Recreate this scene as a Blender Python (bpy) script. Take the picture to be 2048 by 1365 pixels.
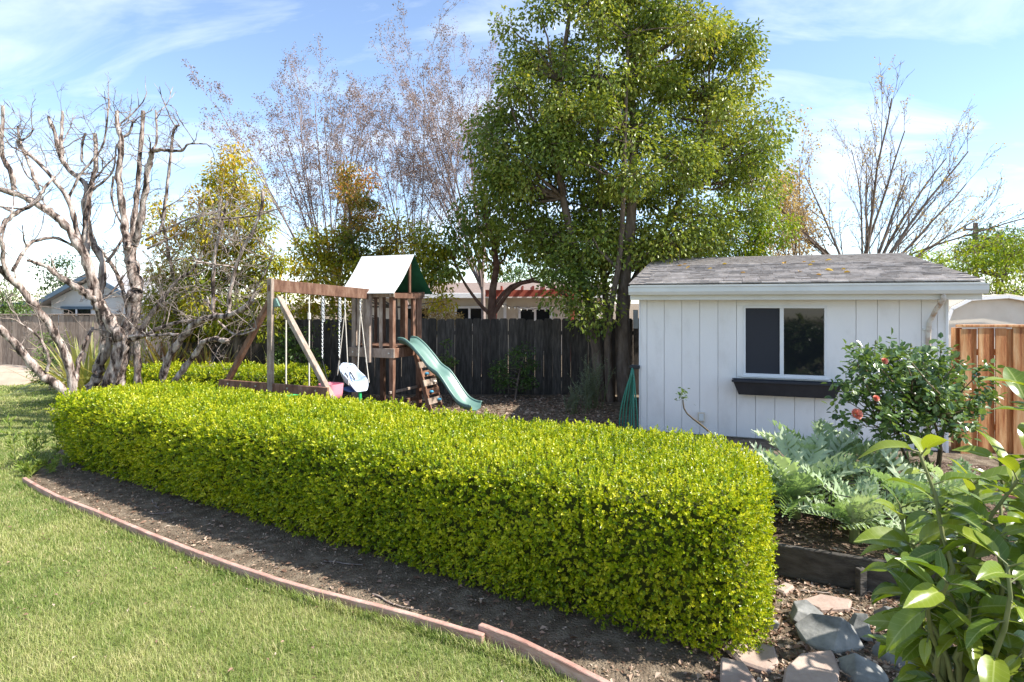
import bpy, bmesh, math, random
import numpy as np
from mathutils import Vector, Matrix
R_ = math.radians
for o in list(bpy.data.objects):
    bpy.data.objects.remove(o)
SC = bpy.context.scene
COL = SC.collection

# ------------------------------------------------------------------ camera
F, HC, V0, U0 = 1200.0, 2.1, 605.0, 1024.0      # focal length in photo pixels, eye height, horizon row
cd = bpy.data.cameras.new('camera')
cam = bpy.data.objects.new('camera', cd); COL.objects.link(cam)
cam.location = (0, 0, HC); cam.rotation_euler = (R_(90), 0, 0)
cd.sensor_width = 36; cd.lens = 36 * F / 2048; cd.shift_y = -(682.5 - V0) / 2048
cd.clip_start = 0.05; cd.clip_end = 2000
SC.camera = cam

# ------------------------------------------------------------------ sky, sun, exposure
SUN_AZ, SUN_EL = -13.0, 48.0        # azimuth measured from +X (right) towards +Y (away)
w = bpy.data.worlds.new('World'); SC.world = w; w.use_nodes = True
nt = w.node_tree; nt.nodes.clear()
def wn(t, **k):
    n = nt.nodes.new(t)
    for a, b in k.items(): setattr(n, a, b)
    return n
out = wn('ShaderNodeOutputWorld'); bg = wn('ShaderNodeBackground')
sky = wn('ShaderNodeTexSky', sky_type='NISHITA', sun_disc=False)
sky.sun_elevation = R_(SUN_EL); sky.sun_rotation = R_(90 - SUN_AZ)
sky.air_density = 1.0; sky.dust_density = 0.25; sky.ozone_density = 1.5; sky.altitude = 1200
tc = wn('ShaderNodeTexCoord'); sep = wn('ShaderNodeSeparateXYZ')
nt.links.new(tc.outputs['Generated'], sep.inputs[0])
add = wn('ShaderNodeMath', operation='ADD'); add.inputs[1].default_value = 0.22
nt.links.new(sep.outputs['Z'], add.inputs[0])
mx = wn('ShaderNodeMath', operation='MAXIMUM'); mx.inputs[1].default_value = 0.05
nt.links.new(add.outputs[0], mx.inputs[0])
dx = wn('ShaderNodeMath', operation='DIVIDE'); dy = wn('ShaderNodeMath', operation='DIVIDE')
nt.links.new(sep.outputs['X'], dx.inputs[0]); nt.links.new(mx.outputs[0], dx.inputs[1])
nt.links.new(sep.outputs['Y'], dy.inputs[0]); nt.links.new(mx.outputs[0], dy.inputs[1])
com = wn('ShaderNodeCombineXYZ')
nt.links.new(dx.outputs[0], com.inputs[0]); nt.links.new(dy.outputs[0], com.inputs[1])
mp = wn('ShaderNodeMapping'); mp.inputs['Rotation'].default_value = (0, 0, R_(38)); mp.inputs['Scale'].default_value = (0.75, 1.7, 1)
mp.inputs['Location'].default_value = (5.2, 1.3, 0)
nt.links.new(com.outputs[0], mp.inputs[0])
cn = wn('ShaderNodeTexNoise'); cn.inputs['Scale'].default_value = 1.5; cn.inputs['Detail'].default_value = 9; cn.inputs['Roughness'].default_value = 0.58; cn.inputs['Distortion'].default_value = 0.7
nt.links.new(mp.outputs[0], cn.inputs['Vector'])
cr = wn('ShaderNodeValToRGB'); cr.color_ramp.elements[0].position = 0.47; cr.color_ramp.elements[0].color = (.03, .03, .03, 1); cr.color_ramp.elements[1].position = 0.80
cr.color_ramp.elements[1].color = (0.75, 0.75, 0.75, 1)
nt.links.new(cn.outputs['Fac'], cr.inputs[0])
mix = wn('ShaderNodeMixRGB'); mix.inputs['Color2'].default_value = (5.6, 5.9, 6.4, 1)
nt.links.new(cr.outputs[0], mix.inputs['Fac']); nt.links.new(sky.outputs[0], mix.inputs['Color1'])
nt.links.new(mix.outputs[0], bg.inputs['Color']); bg.inputs['Strength'].default_value = 0.13
nt.links.new(bg.outputs[0], out.inputs[0])
sd = bpy.data.lights.new('sun', 'SUN'); sd.energy = 4.6; sd.angle = R_(0.53); sd.color = (1.0, 0.95, 0.87)
sun = bpy.data.objects.new('sun', sd); COL.objects.link(sun)
az, el = R_(SUN_AZ), R_(SUN_EL)
sdir = Vector((math.cos(az) * math.cos(el), math.sin(az) * math.cos(el), math.sin(el)))
sun.rotation_euler = sdir.to_track_quat('Z', 'Y').to_euler(); sun.location = sdir * 40
SC.view_settings.view_transform = 'Standard'; SC.view_settings.look = 'None'
SC.view_settings.gamma = 1; SC.view_settings.exposure = 1.2

# ------------------------------------------------------------------ helpers
def at(u, v, Y): return np.array([(u - U0) / F * Y, Y, HC - (v - V0) / F * Y])
def gr(u, v, z=0.0):
    Y = (HC - z) * F / (v - V0); return np.array([(u - U0) / F * Y, Y, z])
def chain(o):
    m = o.matrix_basis.copy()
    while o.parent: o = o.parent; m = o.matrix_basis @ m
    return m
def tag(o, label=None, cat=None, group=None, kind=None):
    if label: o['label'] = label
    if cat: o['category'] = cat
    if group: o['group'] = group
    if kind: o['kind'] = kind
    return o
def thing(name, label, cat, loc=(0, 0, 0), rz=0, group=None):
    o = bpy.data.objects.new(name, None); COL.objects.link(o)
    o.location = loc; o.rotation_euler = (0, 0, rz); o.empty_display_size = 0.1
    return tag(o, label, cat, group)
def link(name, me, parent=None, mat=None):
    o = bpy.data.objects.new(name, me); COL.objects.link(o)
    if parent: o.parent = parent
    if mat: me.materials.clear(); me.materials.append(mat)
    return o
def arr_mesh(name, V, Fc, rnd=None, smooth=False):
    V = np.asarray(V, dtype=np.float32); Fc = np.asarray(Fc, dtype=np.int32)
    me = bpy.data.meshes.new(name); n, k = Fc.shape
    me.vertices.add(len(V)); me.vertices.foreach_set('co', V.ravel())
    me.loops.add(n * k); me.loops.foreach_set('vertex_index', Fc.ravel())
    me.polygons.add(n); me.polygons.foreach_set('loop_start', np.arange(0, n * k, k, dtype=np.int32))
    me.polygons.foreach_set('use_smooth', np.full(n, smooth, dtype=bool))
    if rnd is not None:
        a = me.attributes.new('rnd', 'FLOAT', 'POINT'); a.data.foreach_set('value', np.asarray(rnd, dtype=np.float32))
    me.update(calc_edges=True); me.validate()
    return me
def place(me, name, mat, parent=None, origin=None):
    """world-space mesh -> object under parent, or top-level with its origin at the given base"""
    if parent:
        me.transform(chain(parent).inverted())
        return link(name, me, parent, mat)
    o = link(name, me, None, mat)
    if origin is not None:
        me.transform(Matrix.Translation(-Vector(origin))); o.location = origin
    return o
class MB:
    def __init__(s): s.v = []; s.f = []
    def poly(s, vs, fs):
        b = len(s.v); s.v += [tuple(map(float, p)) for p in vs]; s.f += [tuple(b + i for i in f) for f in fs]; return s
    def box(s, c, size, rz=0, M=None):
        x, y, z = [q / 2 for q in size]
        m = M if M is not None else Matrix.Rotation(rz, 3, 'Z')
        P = [Vector(c) + m @ Vector((i * x, j * y, k * z)) for k in (-1, 1) for j in (-1, 1) for i in (-1, 1)]
        return s.poly(P, [(0, 2, 3, 1), (4, 5, 7, 6), (0, 1, 5, 4), (2, 6, 7, 3), (0, 4, 6, 2), (1, 3, 7, 5)])
    def bar(s, p0, p1, w, h, up=(0, 0, 1)):
        p0, p1 = Vector(p0), Vector(p1); d = (p1 - p0); L = d.length; d.normalize()
        sx = d.cross(Vector(up))
        if sx.length < 1e-4: sx = d.cross(Vector((0, 1, 0)))
        sx.normalize(); uz = sx.cross(d)
        m = Matrix((d, sx, uz)).transposed()
        return s.box((p0 + p1) / 2, (L, w, h), M=m)
    def prism(s, pts, d):        # closed polygon pts (3-D) extruded by vector d
        n = len(pts); d = Vector(d); A = [Vector(p) for p in pts]
        return s.poly(A + [p + d for p in A], [tuple(range(n))[::-1], tuple(range(n, 2 * n))] + [(i, (i + 1) % n, n + (i + 1) % n, n + i) for i in range(n)])
    def tube(s, pts, rad, n=8, cap=True):
        V, Q = tube_arr(np.array([list(p) for p in pts], float), rad, n)
        b = len(s.v); s.poly(V, Q)
        if cap:
            s.f.append(tuple(b + i for i in range(n))[::-1]); s.f.append(tuple(b + len(V) - n + i for i in range(n)))
        return s
    def lathe(s, prof, c, n=12):
        vs = []; k = len(prof)
        for (r, z) in prof:
            for i in range(n):
                a = 2 * math.pi * i / n; vs.append((c[0] + r * math.cos(a), c[1] + r * math.sin(a), c[2] + z))
        fs = [(j * n + i, j * n + (i + 1) % n, (j + 1) * n + (i + 1) % n, (j + 1) * n + i) for j in range(k - 1) for i in range(n)]
        return s.poly(vs, fs)
    def mesh(s, name, bevel=0, smooth=False):
        me = bpy.data.meshes.new(name); me.from_pydata(s.v, [], s.f); me.update()
        bm = bmesh.new(); bm.from_mesh(me)
        bmesh.ops.recalc_face_normals(bm, faces=bm.faces)
        if bevel:
            ed = [e for e in bm.edges if len(e.link_faces) == 2 and e.calc_face_angle(0) > 0.5]
            bmesh.ops.bevel(bm, geom=ed, offset=bevel, segments=1, affect='EDGES', clamp_overlap=True)
        bm.to_mesh(me); bm.free()
        if smooth: me.polygons.foreach_set('use_smooth', np.ones(len(me.polygons), dtype=bool))
        return me
    def build(s, name, mat, parent=None, local=False, bevel=0, smooth=False, origin=None):
        me = s.mesh(name, bevel, smooth)
        if local or (parent is None and origin is None): return link(name, me, parent, mat)
        return place(me, name, mat, parent, origin)
def tube_arr(P, rad, n):
    m = len(P); r = np.broadcast_to(np.asarray(rad, float), (m,))
    T = np.gradient(P, axis=0); T /= (np.linalg.norm(T, axis=1, keepdims=True) + 1e-9)
    ref = np.array([0.31, 0.2, 0.93]); 
    if abs(T[0] @ ref) > 0.9: ref = np.array([1.0, 0.1, 0.0])
    A = np.cross(T, ref); A /= (np.linalg.norm(A, axis=1, keepdims=True) + 1e-9); B = np.cross(T, A)
    a = np.arange(n) * 2 * math.pi / n
    V = P[:, None, :] + r[:, None, None] * (np.cos(a)[None, :, None] * A[:, None, :] + np.sin(a)[None, :, None] * B[:, None, :])
    i = np.arange(m - 1)[:, None] * n; j = np.arange(n)[None, :]; j2 = (j + 1) % n
    Q = np.stack([i + j, i + j2, i + n + j2, i + n + j], -1).reshape(-1, 4)
    return V.reshape(-1, 3), Q
def tubes_mesh(name, branches, nfun=lambda r: 7 if r > .04 else (5 if r > .012 else 3)):
    Vs, Qs, b = [], [], 0
    for P, r in branches:
        P = np.asarray(P, float); V, Q = tube_arr(P, r, nfun(np.max(r))); Vs.append(V); Qs.append(Q + b); b += len(V)
    return arr_mesh(name, np.concatenate(Vs), np.concatenate(Qs), smooth=True)
def unit(A): return A / (np.linalg.norm(A, axis=-1, keepdims=True) + 1e-9)
T6 = np.array([(0, 0, 0), (.32, .5, .5), (.72, .40, .35), (1, 0, -.6), (.72, -.40, .35), (.32, -.5, .5)])
T4 = np.array([(0, 0, 0), (.45, .5, .5), (1, 0, -.3), (.45, -.5, .5)])
TB = np.array([(0, .5, 0), (0, -.5, 0), (.55, -.4, .12), (.55, .4, .12), (1, 0, .5)])
def leaf_arrays(P, D, Nn, size, wr=.5, fold=.2, tmpl=6, rng=None):
    T = {6: T6, 4: T4}[tmpl]; D = unit(D); S = unit(np.cross(D, Nn)); U = np.cross(S, D)
    size = np.broadcast_to(np.asarray(size, float), (len(P),)); wr = np.broadcast_to(np.asarray(wr, float), (len(P),))
    V = (P[:, None] + size[:, None, None] * (T[None, :, 0:1] * D[:, None] + (T[None, :, 1:2] * wr[:, None, None]) * S[:, None] + (T[None, :, 2:3] * fold * wr[:, None, None]) * U[:, None]))
    k = len(T); b = np.arange(len(P))[:, None] * k
    if tmpl == 6: Fc = np.concatenate([b + np.array([[0, 1, 2, 3]]), b + np.array([[0, 3, 4, 5]])], 1).reshape(-1, 4)
    else: Fc = np.concatenate([b + np.array([[0, 1, 2]]), b + np.array([[0, 2, 3]])], 1).reshape(-1, 3)
    rnd = np.repeat((rng or np.random.default_rng(1)).random(len(P)), k)
    return V.reshape(-1, 3), Fc, rnd
def leaves(name, P, D, Nn, size, mat, parent=None, wr=.5, fold=.2, tmpl=6, seed=1, rnd=None, kind='stuff', origin=None):
    V, Fc, r = leaf_arrays(P, D, Nn, size, wr, fold, tmpl, np.random.default_rng(seed))
    if rnd is not None: r = np.repeat(rnd, {6: 6, 4: 4}[tmpl])
    o = place(arr_mesh(name, V, Fc, r), name, mat, parent, origin)
    if kind: o['kind'] = kind
    return o
def rdir(rng, n): return unit(rng.normal(size=(n, 3)))

# ------------------------------------------------------------------ materials
def ramp(nt, cols):
    r = nt.nodes.new('ShaderNodeValToRGB'); e = r.color_ramp.elements
    while len(e) < len(cols): e.new(0.5)
    for i, c in enumerate(cols):
        e[i].position = c[3] if len(c) > 3 else i / max(1, len(cols) - 1); e[i].color = (*c[:3], 1)
    return r
def surf(name, cols, scale=4, rough=.75, bump=.25, bscale=40, stretch=(1, 1, 1), spec=.3, detail=6, obj_rand=0.0, metallic=0, bstretch=None, dist=0.02, rough2=.6, subsurf=0):
    m = bpy.data.materials.new(name); m.use_nodes = True; nt = m.node_tree; p = nt.nodes['Principled BSDF']; L = nt.links.new
    tc = nt.nodes.new('ShaderNodeTexCoord'); mp = nt.nodes.new('ShaderNodeMapping'); mp.inputs['Scale'].default_value = stretch
    L(tc.outputs['Object'], mp.inputs[0])
    if obj_rand:
        oi = nt.nodes.new('ShaderNodeObjectInfo'); mul = nt.nodes.new('ShaderNodeVectorMath'); mul.operation = 'SCALE'
        cx = nt.nodes.new('ShaderNodeCombineXYZ')
        for i in range(3): L(oi.outputs['Random'], cx.inputs[i])
        L(cx.outputs[0], mul.inputs[0]); mul.inputs['Scale'].default_value = 57.0; L(mul.outputs[0], mp.inputs['Location'])
    n = nt.nodes.new('ShaderNodeTexNoise'); n.inputs['Scale'].default_value = scale; n.inputs['Detail'].default_value = detail; n.inputs['Roughness'].default_value = rough2
    L(mp.outputs[0], n.inputs['Vector'])
    if len(cols[0]) <= 3:
        k = len(cols); cols = [(*c, .3 + .4 * i / max(1, k - 1)) for i, c in enumerate(cols)]
    r = ramp(nt, cols); L(n.outputs['Fac'], r.inputs[0]); col = r.outputs[0]
    if obj_rand:
        h = nt.nodes.new('ShaderNodeHueSaturation'); ma = nt.nodes.new('ShaderNodeMapRange')
        ma.inputs['To Min'].default_value = 1 - obj_rand; ma.inputs['To Max'].default_value = 1 + obj_rand
        L(oi.outputs['Random'], ma.inputs['Value']); L(ma.outputs[0], h.inputs['Value']); L(col, h.inputs['Color']); col = h.outputs[0]
    L(col, p.inputs['Base Color']); p.inputs['Roughness'].default_value = rough; p.inputs['Specular IOR Level'].default_value = spec; p.inputs['Metallic'].default_value = metallic
    if bump:
        b = nt.nodes.new('ShaderNodeBump'); b.inputs['Strength'].default_value = bump; b.inputs['Distance'].default_value = dist
        n2 = nt.nodes.new('ShaderNodeTexNoise'); n2.inputs['Scale'].default_value = bscale; n2.inputs['Detail'].default_value = 5
        mp2 = nt.nodes.new('ShaderNodeMapping'); mp2.inputs['Scale'].default_value = bstretch or stretch; L(tc.outputs['Object'], mp2.inputs[0]); L(mp2.outputs[0], n2.inputs['Vector'])
        L(n2.outputs['Fac'], b.inputs['Height']); L(b.outputs[0], p.inputs['Normal'])
    return m
def leafm(name, cols, trans=.35, rough=.4, tcol=None, spec=.4, obj=False):
    m = bpy.data.materials.new(name); m.use_nodes = True; nt = m.node_tree; p = nt.nodes['Principled BSDF']; L = nt.links.new
    if obj: src = nt.nodes.new('ShaderNodeObjectInfo').outputs['Random']
    else:
        a = nt.nodes.new('ShaderNodeAttribute'); a.attribute_name = 'rnd'; src = a.outputs['Fac']
    r = ramp(nt, cols); L(src, r.inputs[0]); L(r.outputs[0], p.inputs['Base Color'])
    p.inputs['Roughness'].default_value = rough; p.inputs['Specular IOR Level'].default_value = spec
    t = nt.nodes.new('ShaderNodeBsdfTranslucent'); mixc = nt.nodes.new('ShaderNodeMixRGB'); mixc.blend_type = 'MULTIPLY'; mixc.inputs['Fac'].default_value = 1
    mixc.inputs['Color2'].default_value = (*(tcol or (1.5, 1.35, .5)), 1); L(r.outputs[0], mixc.inputs['Color1']); L(mixc.outputs[0], t.inputs['Color'])
    ms = nt.nodes.new('ShaderNodeMixShader'); ms.inputs['Fac'].default_value = trans
    L(p.outputs[0], ms.inputs[1]); L(t.outputs[0], ms.inputs[2]); L(ms.outputs[0], nt.nodes['Material Output'].inputs[0])
    return m
def plain(name, c, rough=.5, spec=.4, metallic=0, bump=0, var=.08, scale=6, **k):
    c2 = tuple(min(1, x * (1 + var)) for x in c); c1 = tuple(x * (1 - var) for x in c)
    return surf(name, [c1, c2], scale=scale, rough=rough, spec=spec, bump=bump, metallic=metallic, **k)
M = {}
M['soil'] = surf('soil', [(.10, .076, .053), (.18, .14, .10), (.30, .245, .18)], scale=7, bump=.9, bscale=60, rough=.95, spec=.1, dist=.04)
M['lawn'] = surf('lawn_soil', [(.10, .13, .04), (.17, .19, .065), (.26, .24, .12)], scale=3, bump=.6, bscale=120, rough=.95, spec=.1)
M['bed'] = surf('bed_soil', [(.055, .038, .028), (.13, .09, .065), (.22, .16, .12)], scale=14, bump=1, bscale=50, rough=.95, spec=.1, dist=.05)
M['concrete'] = surf('concrete', [(.50, .46, .40), (.62, .58, .52)], scale=5, bump=.2, bscale=80, rough=.9)
M['cedar_edge'] = surf('bender_board', [(.30, .155, .12), (.42, .25, .20), (.54, .37, .31)], scale=6, stretch=(1, 1, 6), bump=.4, bscale=30, rough=.85)
M['greywood'] = surf('weathered_fence_wood', [(.042, .036, .031), (.075, .065, .055), (.13, .11, .095)], scale=5, stretch=(5, 5, .7), bump=.5, bscale=20, rough=.9, obj_rand=.3, spec=.15)
M['leftwood'] = surf('grey_brown_fence_wood', [(.16, .12, .095), (.26, .20, .16), (.34, .28, .23)], scale=5, stretch=(5, 5, .7), bump=.4, bscale=20, rough=.9, obj_rand=.25, spec=.15)
M['cedar'] = surf('new_cedar_wood', [(.22, .06, .018), (.42, .17, .06), (.56, .30, .13), (.66, .43, .23)], scale=2.6, stretch=(6, 6, .55), bump=.25, bscale=25, rough=.7, obj_rand=.22, detail=8)
M['playwood'] = surf('stained_play_wood', [(.10, .048, .030), (.19, .098, .062), (.29, .18, .125)], scale=4, stretch=(3, 3, 1), bump=.35, bscale=25, rough=.8, obj_rand=.25)
M['playgrey'] = surf('sun_bleached_play_wood', [(.20, .145, .11), (.31, .24, .19), (.42, .35, .29)], scale=5, stretch=(3, 3, 1), bump=.4, bscale=25, rough=.85, obj_rand=.15)
M['tarp_white'] = surf('faded_canvas', [(.74, .76, .72), (.84, .85, .82)], scale=5, rough=.7, bump=.15, bscale=14)
M['tarp_green'] = surf('green_canvas', [(.012, .085, .045), (.02, .13, .07)], scale=5, rough=.7, bump=.15, bscale=14)
M['slide'] = surf('green_slide_plastic', [(.10, .19, .16), (.15, .25, .215)], scale=3, rough=.38, bump=.05, spec=.5)
M['rope'] = surf('rope', [(.55, .50, .42), (.68, .63, .55)], scale=60, rough=.9, bump=.3)
M['chain'] = plain('coated_chain', (.55, .57, .58), rough=.35, metallic=.5)
M['pink'] = plain('faded_pink_plastic', (.72, .27, .33), rough=.5, var=.06)
M['seatblue'] = plain('pale_blue_plastic', (.60, .68, .80), rough=.4, var=.04)
M['deepblue'] = plain('blue_plastic', (.05, .13, .42), rough=.4)
M['black'] = plain('black_plastic', (.018, .019, .022), rough=.5)
M['greenpl'] = plain('green_plastic', (.03, .38, .12), rough=.4)
M['white'] = surf('white_paint', [(.70, .705, .70), (.78, .78, .77)], scale=3, rough=.6, bump=.08, bscale=60)
M['siding'] = surf('white_board_siding', [(.68, .66, .63, .25), (.785, .77, .745, .44), (.815, .80, .775, .7)], scale=2.2, stretch=(1, 1, .5), rough=.65, bump=.25, bscale=55, obj_rand=.012, bstretch=(1.6, 1.6, .35), dist=.006)
M['groove'] = plain('siding_groove', (.63, .63, .62), rough=.8)
M['gutter'] = surf('gutter_paint', [(.62, .62, .58), (.70, .70, .66)], scale=3, rough=.45, bump=.03)
M['shingle'] = surf('asphalt_shingle', [(.24, .21, .19), (.37, .335, .31), (.48, .44, .41)], scale=9, rough=.95, bump=.6, bscale=220, obj_rand=.38, spec=.1)
M['planter'] = surf('black_planter', [(.022, .024, .030), (.034, .036, .044)], scale=4, rough=.55, bump=.1)
M['glass'] = bpy.data.materials.new('window_glass'); M['glass'].use_nodes = True
p = M['glass'].node_tree.nodes['Principled BSDF']; p.inputs['Base Color'].default_value = (.012, .014, .016, 1); p.inputs['Roughness'].default_value = .04; p.inputs['Specular IOR Level'].default_value = .5
M['screen'] = surf('insect_screen', [(.028, .030, .036), (.040, .042, .05)], scale=300, rough=.8, bump=0)
M['rust'] = surf('rusty_downspout', [(.66, .65, .61), (.60, .55, .47), (.33, .19, .10)], scale=7, rough=.6, bump=.1)
M['hose'] = plain('green_hose', (.035, .20, .14), rough=.4)
M['cream'] = surf('cream_metal', [(.58, .52, .42), (.66, .60, .50)], scale=4, rough=.5, bump=.05)
M['bark'] = surf('brown_bark', [(.075, .055, .042), (.15, .115, .09), (.23, .18, .145)], scale=6, stretch=(2, 2, .5), bump=.8, bscale=18, rough=.95, spec=.1)
M['bark_red'] = surf('smooth_red_brown_bark', [(.10, .05, .035), (.17, .095, .07), (.24, .15, .115)], scale=5, bump=.5, bscale=15, rough=.9, spec=.1)
M['deadbark'] = surf('peeling_dead_bark', [(.035, .026, .022, .40), (.14, .10, .083, .45), (.33, .265, .23, .53), (.52, .45, .40, .64)], scale=6, stretch=(2.2, 2.2, .6), bump=1.0, bscale=22, rough=.9, spec=.15, detail=8)
M['deadtwig'] = surf('grey_dead_twig', [(.13, .10, .085), (.34, .28, .24)], scale=7, bump=.2, rough=.9)
M['myrtle'] = surf('crape_myrtle_twigs', [(.24, .18, .165), (.40, .32, .295)], scale=5, bump=0, rough=.85)
M['bare'] = surf('bare_branch_bark', [(.13, .095, .075), (.25, .195, .16)], scale=6, bump=.4, rough=.9)
M['hedge'] = leafm('boxwood_leaf', [(.10, .18, .008), (.25, .34, .010), (.47, .50, .014), (.66, .63, .06)], trans=.36, rough=.32, tcol=(1.35, 1.3, .45))
M['hedgecore'] = surf('boxwood_core_shade', [(.04, .06, .008), (.075, .085, .018)], scale=20, bump=.8, rough=.95)  # dark tone paints the shade deep inside the hedge
M['grass'] = leafm('grass_blade', [(.13, .20, .04), (.23, .30, .07), (.34, .37, .12), (.52, .47, .24)], trans=.3, rough=.45, tcol=(1.2, 1.2, .6))
M['ever'] = leafm('glossy_evergreen_leaf', [(.09, .145, .024), (.165, .225, .035), (.26, .31, .05), (.40, .38, .09)], trans=.36, rough=.36, spec=.45)
M['yellow'] = leafm('yellow_green_leaf', [(.15, .20, .014), (.32, .32, .017), (.49, .39, .022), (.54, .31, .03)], trans=.36, rough=.4)
M['orange'] = leafm('orange_green_leaf', [(.08, .12, .02), (.22, .20, .03), (.38, .21, .04), (.44, .15, .04)], trans=.36, rough=.4)
M['lime'] = leafm('lime_leaf', [(.13, .22, .015), (.24, .33, .02), (.38, .38, .03)], trans=.4, rough=.4)
M['midgreen'] = leafm('mid_green_leaf', [(.04, .09, .015), (.085, .15, .03), (.14, .21, .05)], trans=.3, rough=.4)
M['dark'] = leafm('dark_green_leaf', [(.02, .045, .012), (.045, .08, .02), (.08, .12, .035)], trans=.25, rough=.4)
M['tan'] = leafm('dry_tan_leaf', [(.36, .25, .12), (.48, .36, .19), (.56, .45, .28)], trans=.35, rough=.7)
M['seed'] = leafm('dry_seed_head', [(.16, .105, .10), (.26, .18, .165), (.36, .27, .24)], trans=.15, rough=.8)
M['rose'] = leafm('glossy_rose_leaf', [(.05, .10, .03), (.10, .17, .05), (.17, .25, .08)], trans=.25, rough=.26, spec=.65)
M['flax'] = leafm('flax_blade', [(.19, .09, .05), (.30, .17, .09), (.30, .28, .08), (.44, .38, .16)], trans=.2, rough=.5)
M['flaxg'] = leafm('striped_flax_blade', [(.20, .24, .06), (.34, .34, .12), (.52, .46, .22)], trans=.2, rough=.5)
M['cardoon'] = leafm('silver_green_leaf', [(.24, .34, .17), (.37, .46, .27), (.54, .59, .44)], trans=.28, rough=.6, tcol=(1.1, 1.25, .5), obj=True)
M['bigleaf'] = leafm('large_green_leaf', [(.08, .14, .018), (.145, .215, .026), (.26, .31, .04)], trans=.33, rough=.25, spec=.5, obj=True, tcol=(1.5, 1.4, .35))
M['weed'] = leafm('pale_weed_leaf', [(.14, .22, .04), (.24, .32, .07), (.34, .38, .11)], trans=.35, rough=.5)
M['grey_herb'] = leafm('grey_herb_leaf', [(.13, .16, .11), (.22, .25, .17)], trans=.2, rough=.7)
M['litter'] = leafm('leaf_litter', [(.10, .055, .035), (.22, .13, .085), (.36, .25, .18), (.5, .4, .31)], trans=.08, rough=.85)
M['petal'] = plain('coral_petal', (.82, .33, .24), rough=.5, var=.1)
M['stem'] = surf('green_stem', [(.12, .15, .05), (.20, .20, .09)], scale=9, rough=.6, bump=.1)
M['cane'] = surf('rose_cane', [(.08, .05, .035), (.13, .10, .05)], scale=9, rough=.7, bump=.2)
M['rock'] = surf('blue_grey_rock', [(.11, .11, .105), (.21, .21, .20), (.34, .325, .30)], scale=5, bump=.6, bscale=14, rough=.9, obj_rand=.15)
M['flag'] = surf('pink_flagstone', [(.27, .19, .155), (.38, .285, .235), (.46, .37, .31)], scale=4, bump=.4, bscale=18, rough=.9, obj_rand=.1)
M['boulder'] = surf('tan_boulder', [(.30, .235, .175), (.40, .32, .25)], scale=3, bump=.4, bscale=10, rough=.95)
M['bedwood'] = surf('dark_bed_plank', [(.035, .03, .027), (.07, .062, .054), (.10, .09, .08)], scale=4, stretch=(.8, 4, 5), bump=.5, bscale=18, rough=.9)
M['brick'] = surf('red_brick', [(.26, .10, .07), (.36, .17, .13)], scale=8, bump=.4, rough=.9, obj_rand=.2)
M['wire'] = plain('dark_wire', (.03, .03, .03), rough=.6)
M['hwall'] = surf('beige_stucco', [(.60, .54, .44), (.66, .60, .50)], scale=4, bump=.2, bscale=60, rough=.9)
M['hroof'] = surf('brown_roof', [(.17, .125, .105), (.26, .20, .17)], scale=9, bump=.5, bscale=30, rough=.95)
M['hroof2'] = surf('grey_roof', [(.26, .26, .27), (.34, .34, .35)], scale=9, bump=.5, bscale=30, rough=.95)
M['hwall2'] = surf('pale_grey_siding', [(.58, .57, .54), (.66, .65, .62)], scale=4, bump=.1, rough=.9)
M['trimblue'] = plain('blue_grey_trim', (.10, .15, .20), rough=.6)
M['redwood'] = surf('red_stained_wood', [(.26, .055, .035), (.38, .10, .065)], scale=4, bump=.2, rough=.75)
M['bulb'] = plain('glass_bulb', (.75, .72, .62), rough=.2)
M['pole'] = surf('utility_pole_wood', [(.09, .065, .05), (.15, .115, .09)], scale=4, stretch=(3, 3, .3), bump=.3, rough=.9)
M['paper'] = plain('white_card', (.62, .66, .66), rough=.6)
M['fallen'] = leafm('fallen_yellow_leaf', [(.45, .25, .04), (.55, .38, .06)], trans=.1, rough=.7, obj=True)
M['blue'] = plain('blue_hold', (.05, .28, .45), rough=.4)
M['holdw'] = plain('ivory_hold', (.65, .58, .48), rough=.5)
M['steel'] = plain('galvanised_bolt', (.6, .6, .6), rough=.4, metallic=.8)

def veins(m):      # pale midrib and side veins in the leaf's own coordinates
    nt = m.node_tree; L = nt.links.new; p = nt.nodes['Principled BSDF']; src = p.inputs['Base Color'].links[0].from_socket
    tc = nt.nodes.new('ShaderNodeTexCoord'); sp = nt.nodes.new('ShaderNodeSeparateXYZ'); L(tc.outputs['Object'], sp.inputs[0])
    def mth(op, a, b=None):
        n = nt.nodes.new('ShaderNodeMath'); n.operation = op
        for i, q in enumerate((a, b)):
            if q is None: continue
            if isinstance(q, (int, float)): n.inputs[i].default_value = q
            else: L(q, n.inputs[i])
        return n.outputs[0]
    ay = mth('ABSOLUTE', sp.outputs['Y']); mid = mth('LESS_THAN', ay, .011)
    ph = mth('FRACT', mth('MULTIPLY', mth('SUBTRACT', sp.outputs['X'], mth('MULTIPLY', ay, .8)), 9.0)); sv = mth('MULTIPLY', mth('LESS_THAN', ph, .09), .45)
    f = mth('MULTIPLY', mth('MAXIMUM', mid, sv), .6); mx = nt.nodes.new('ShaderNodeMixRGB'); mx.inputs['Color2'].default_value = (.42, .46, .16, 1)
    L(f, mx.inputs['Fac']); L(src, mx.inputs['Color1']); L(mx.outputs[0], p.inputs['Base Color'])
veins(M['bigleaf'])

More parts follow.
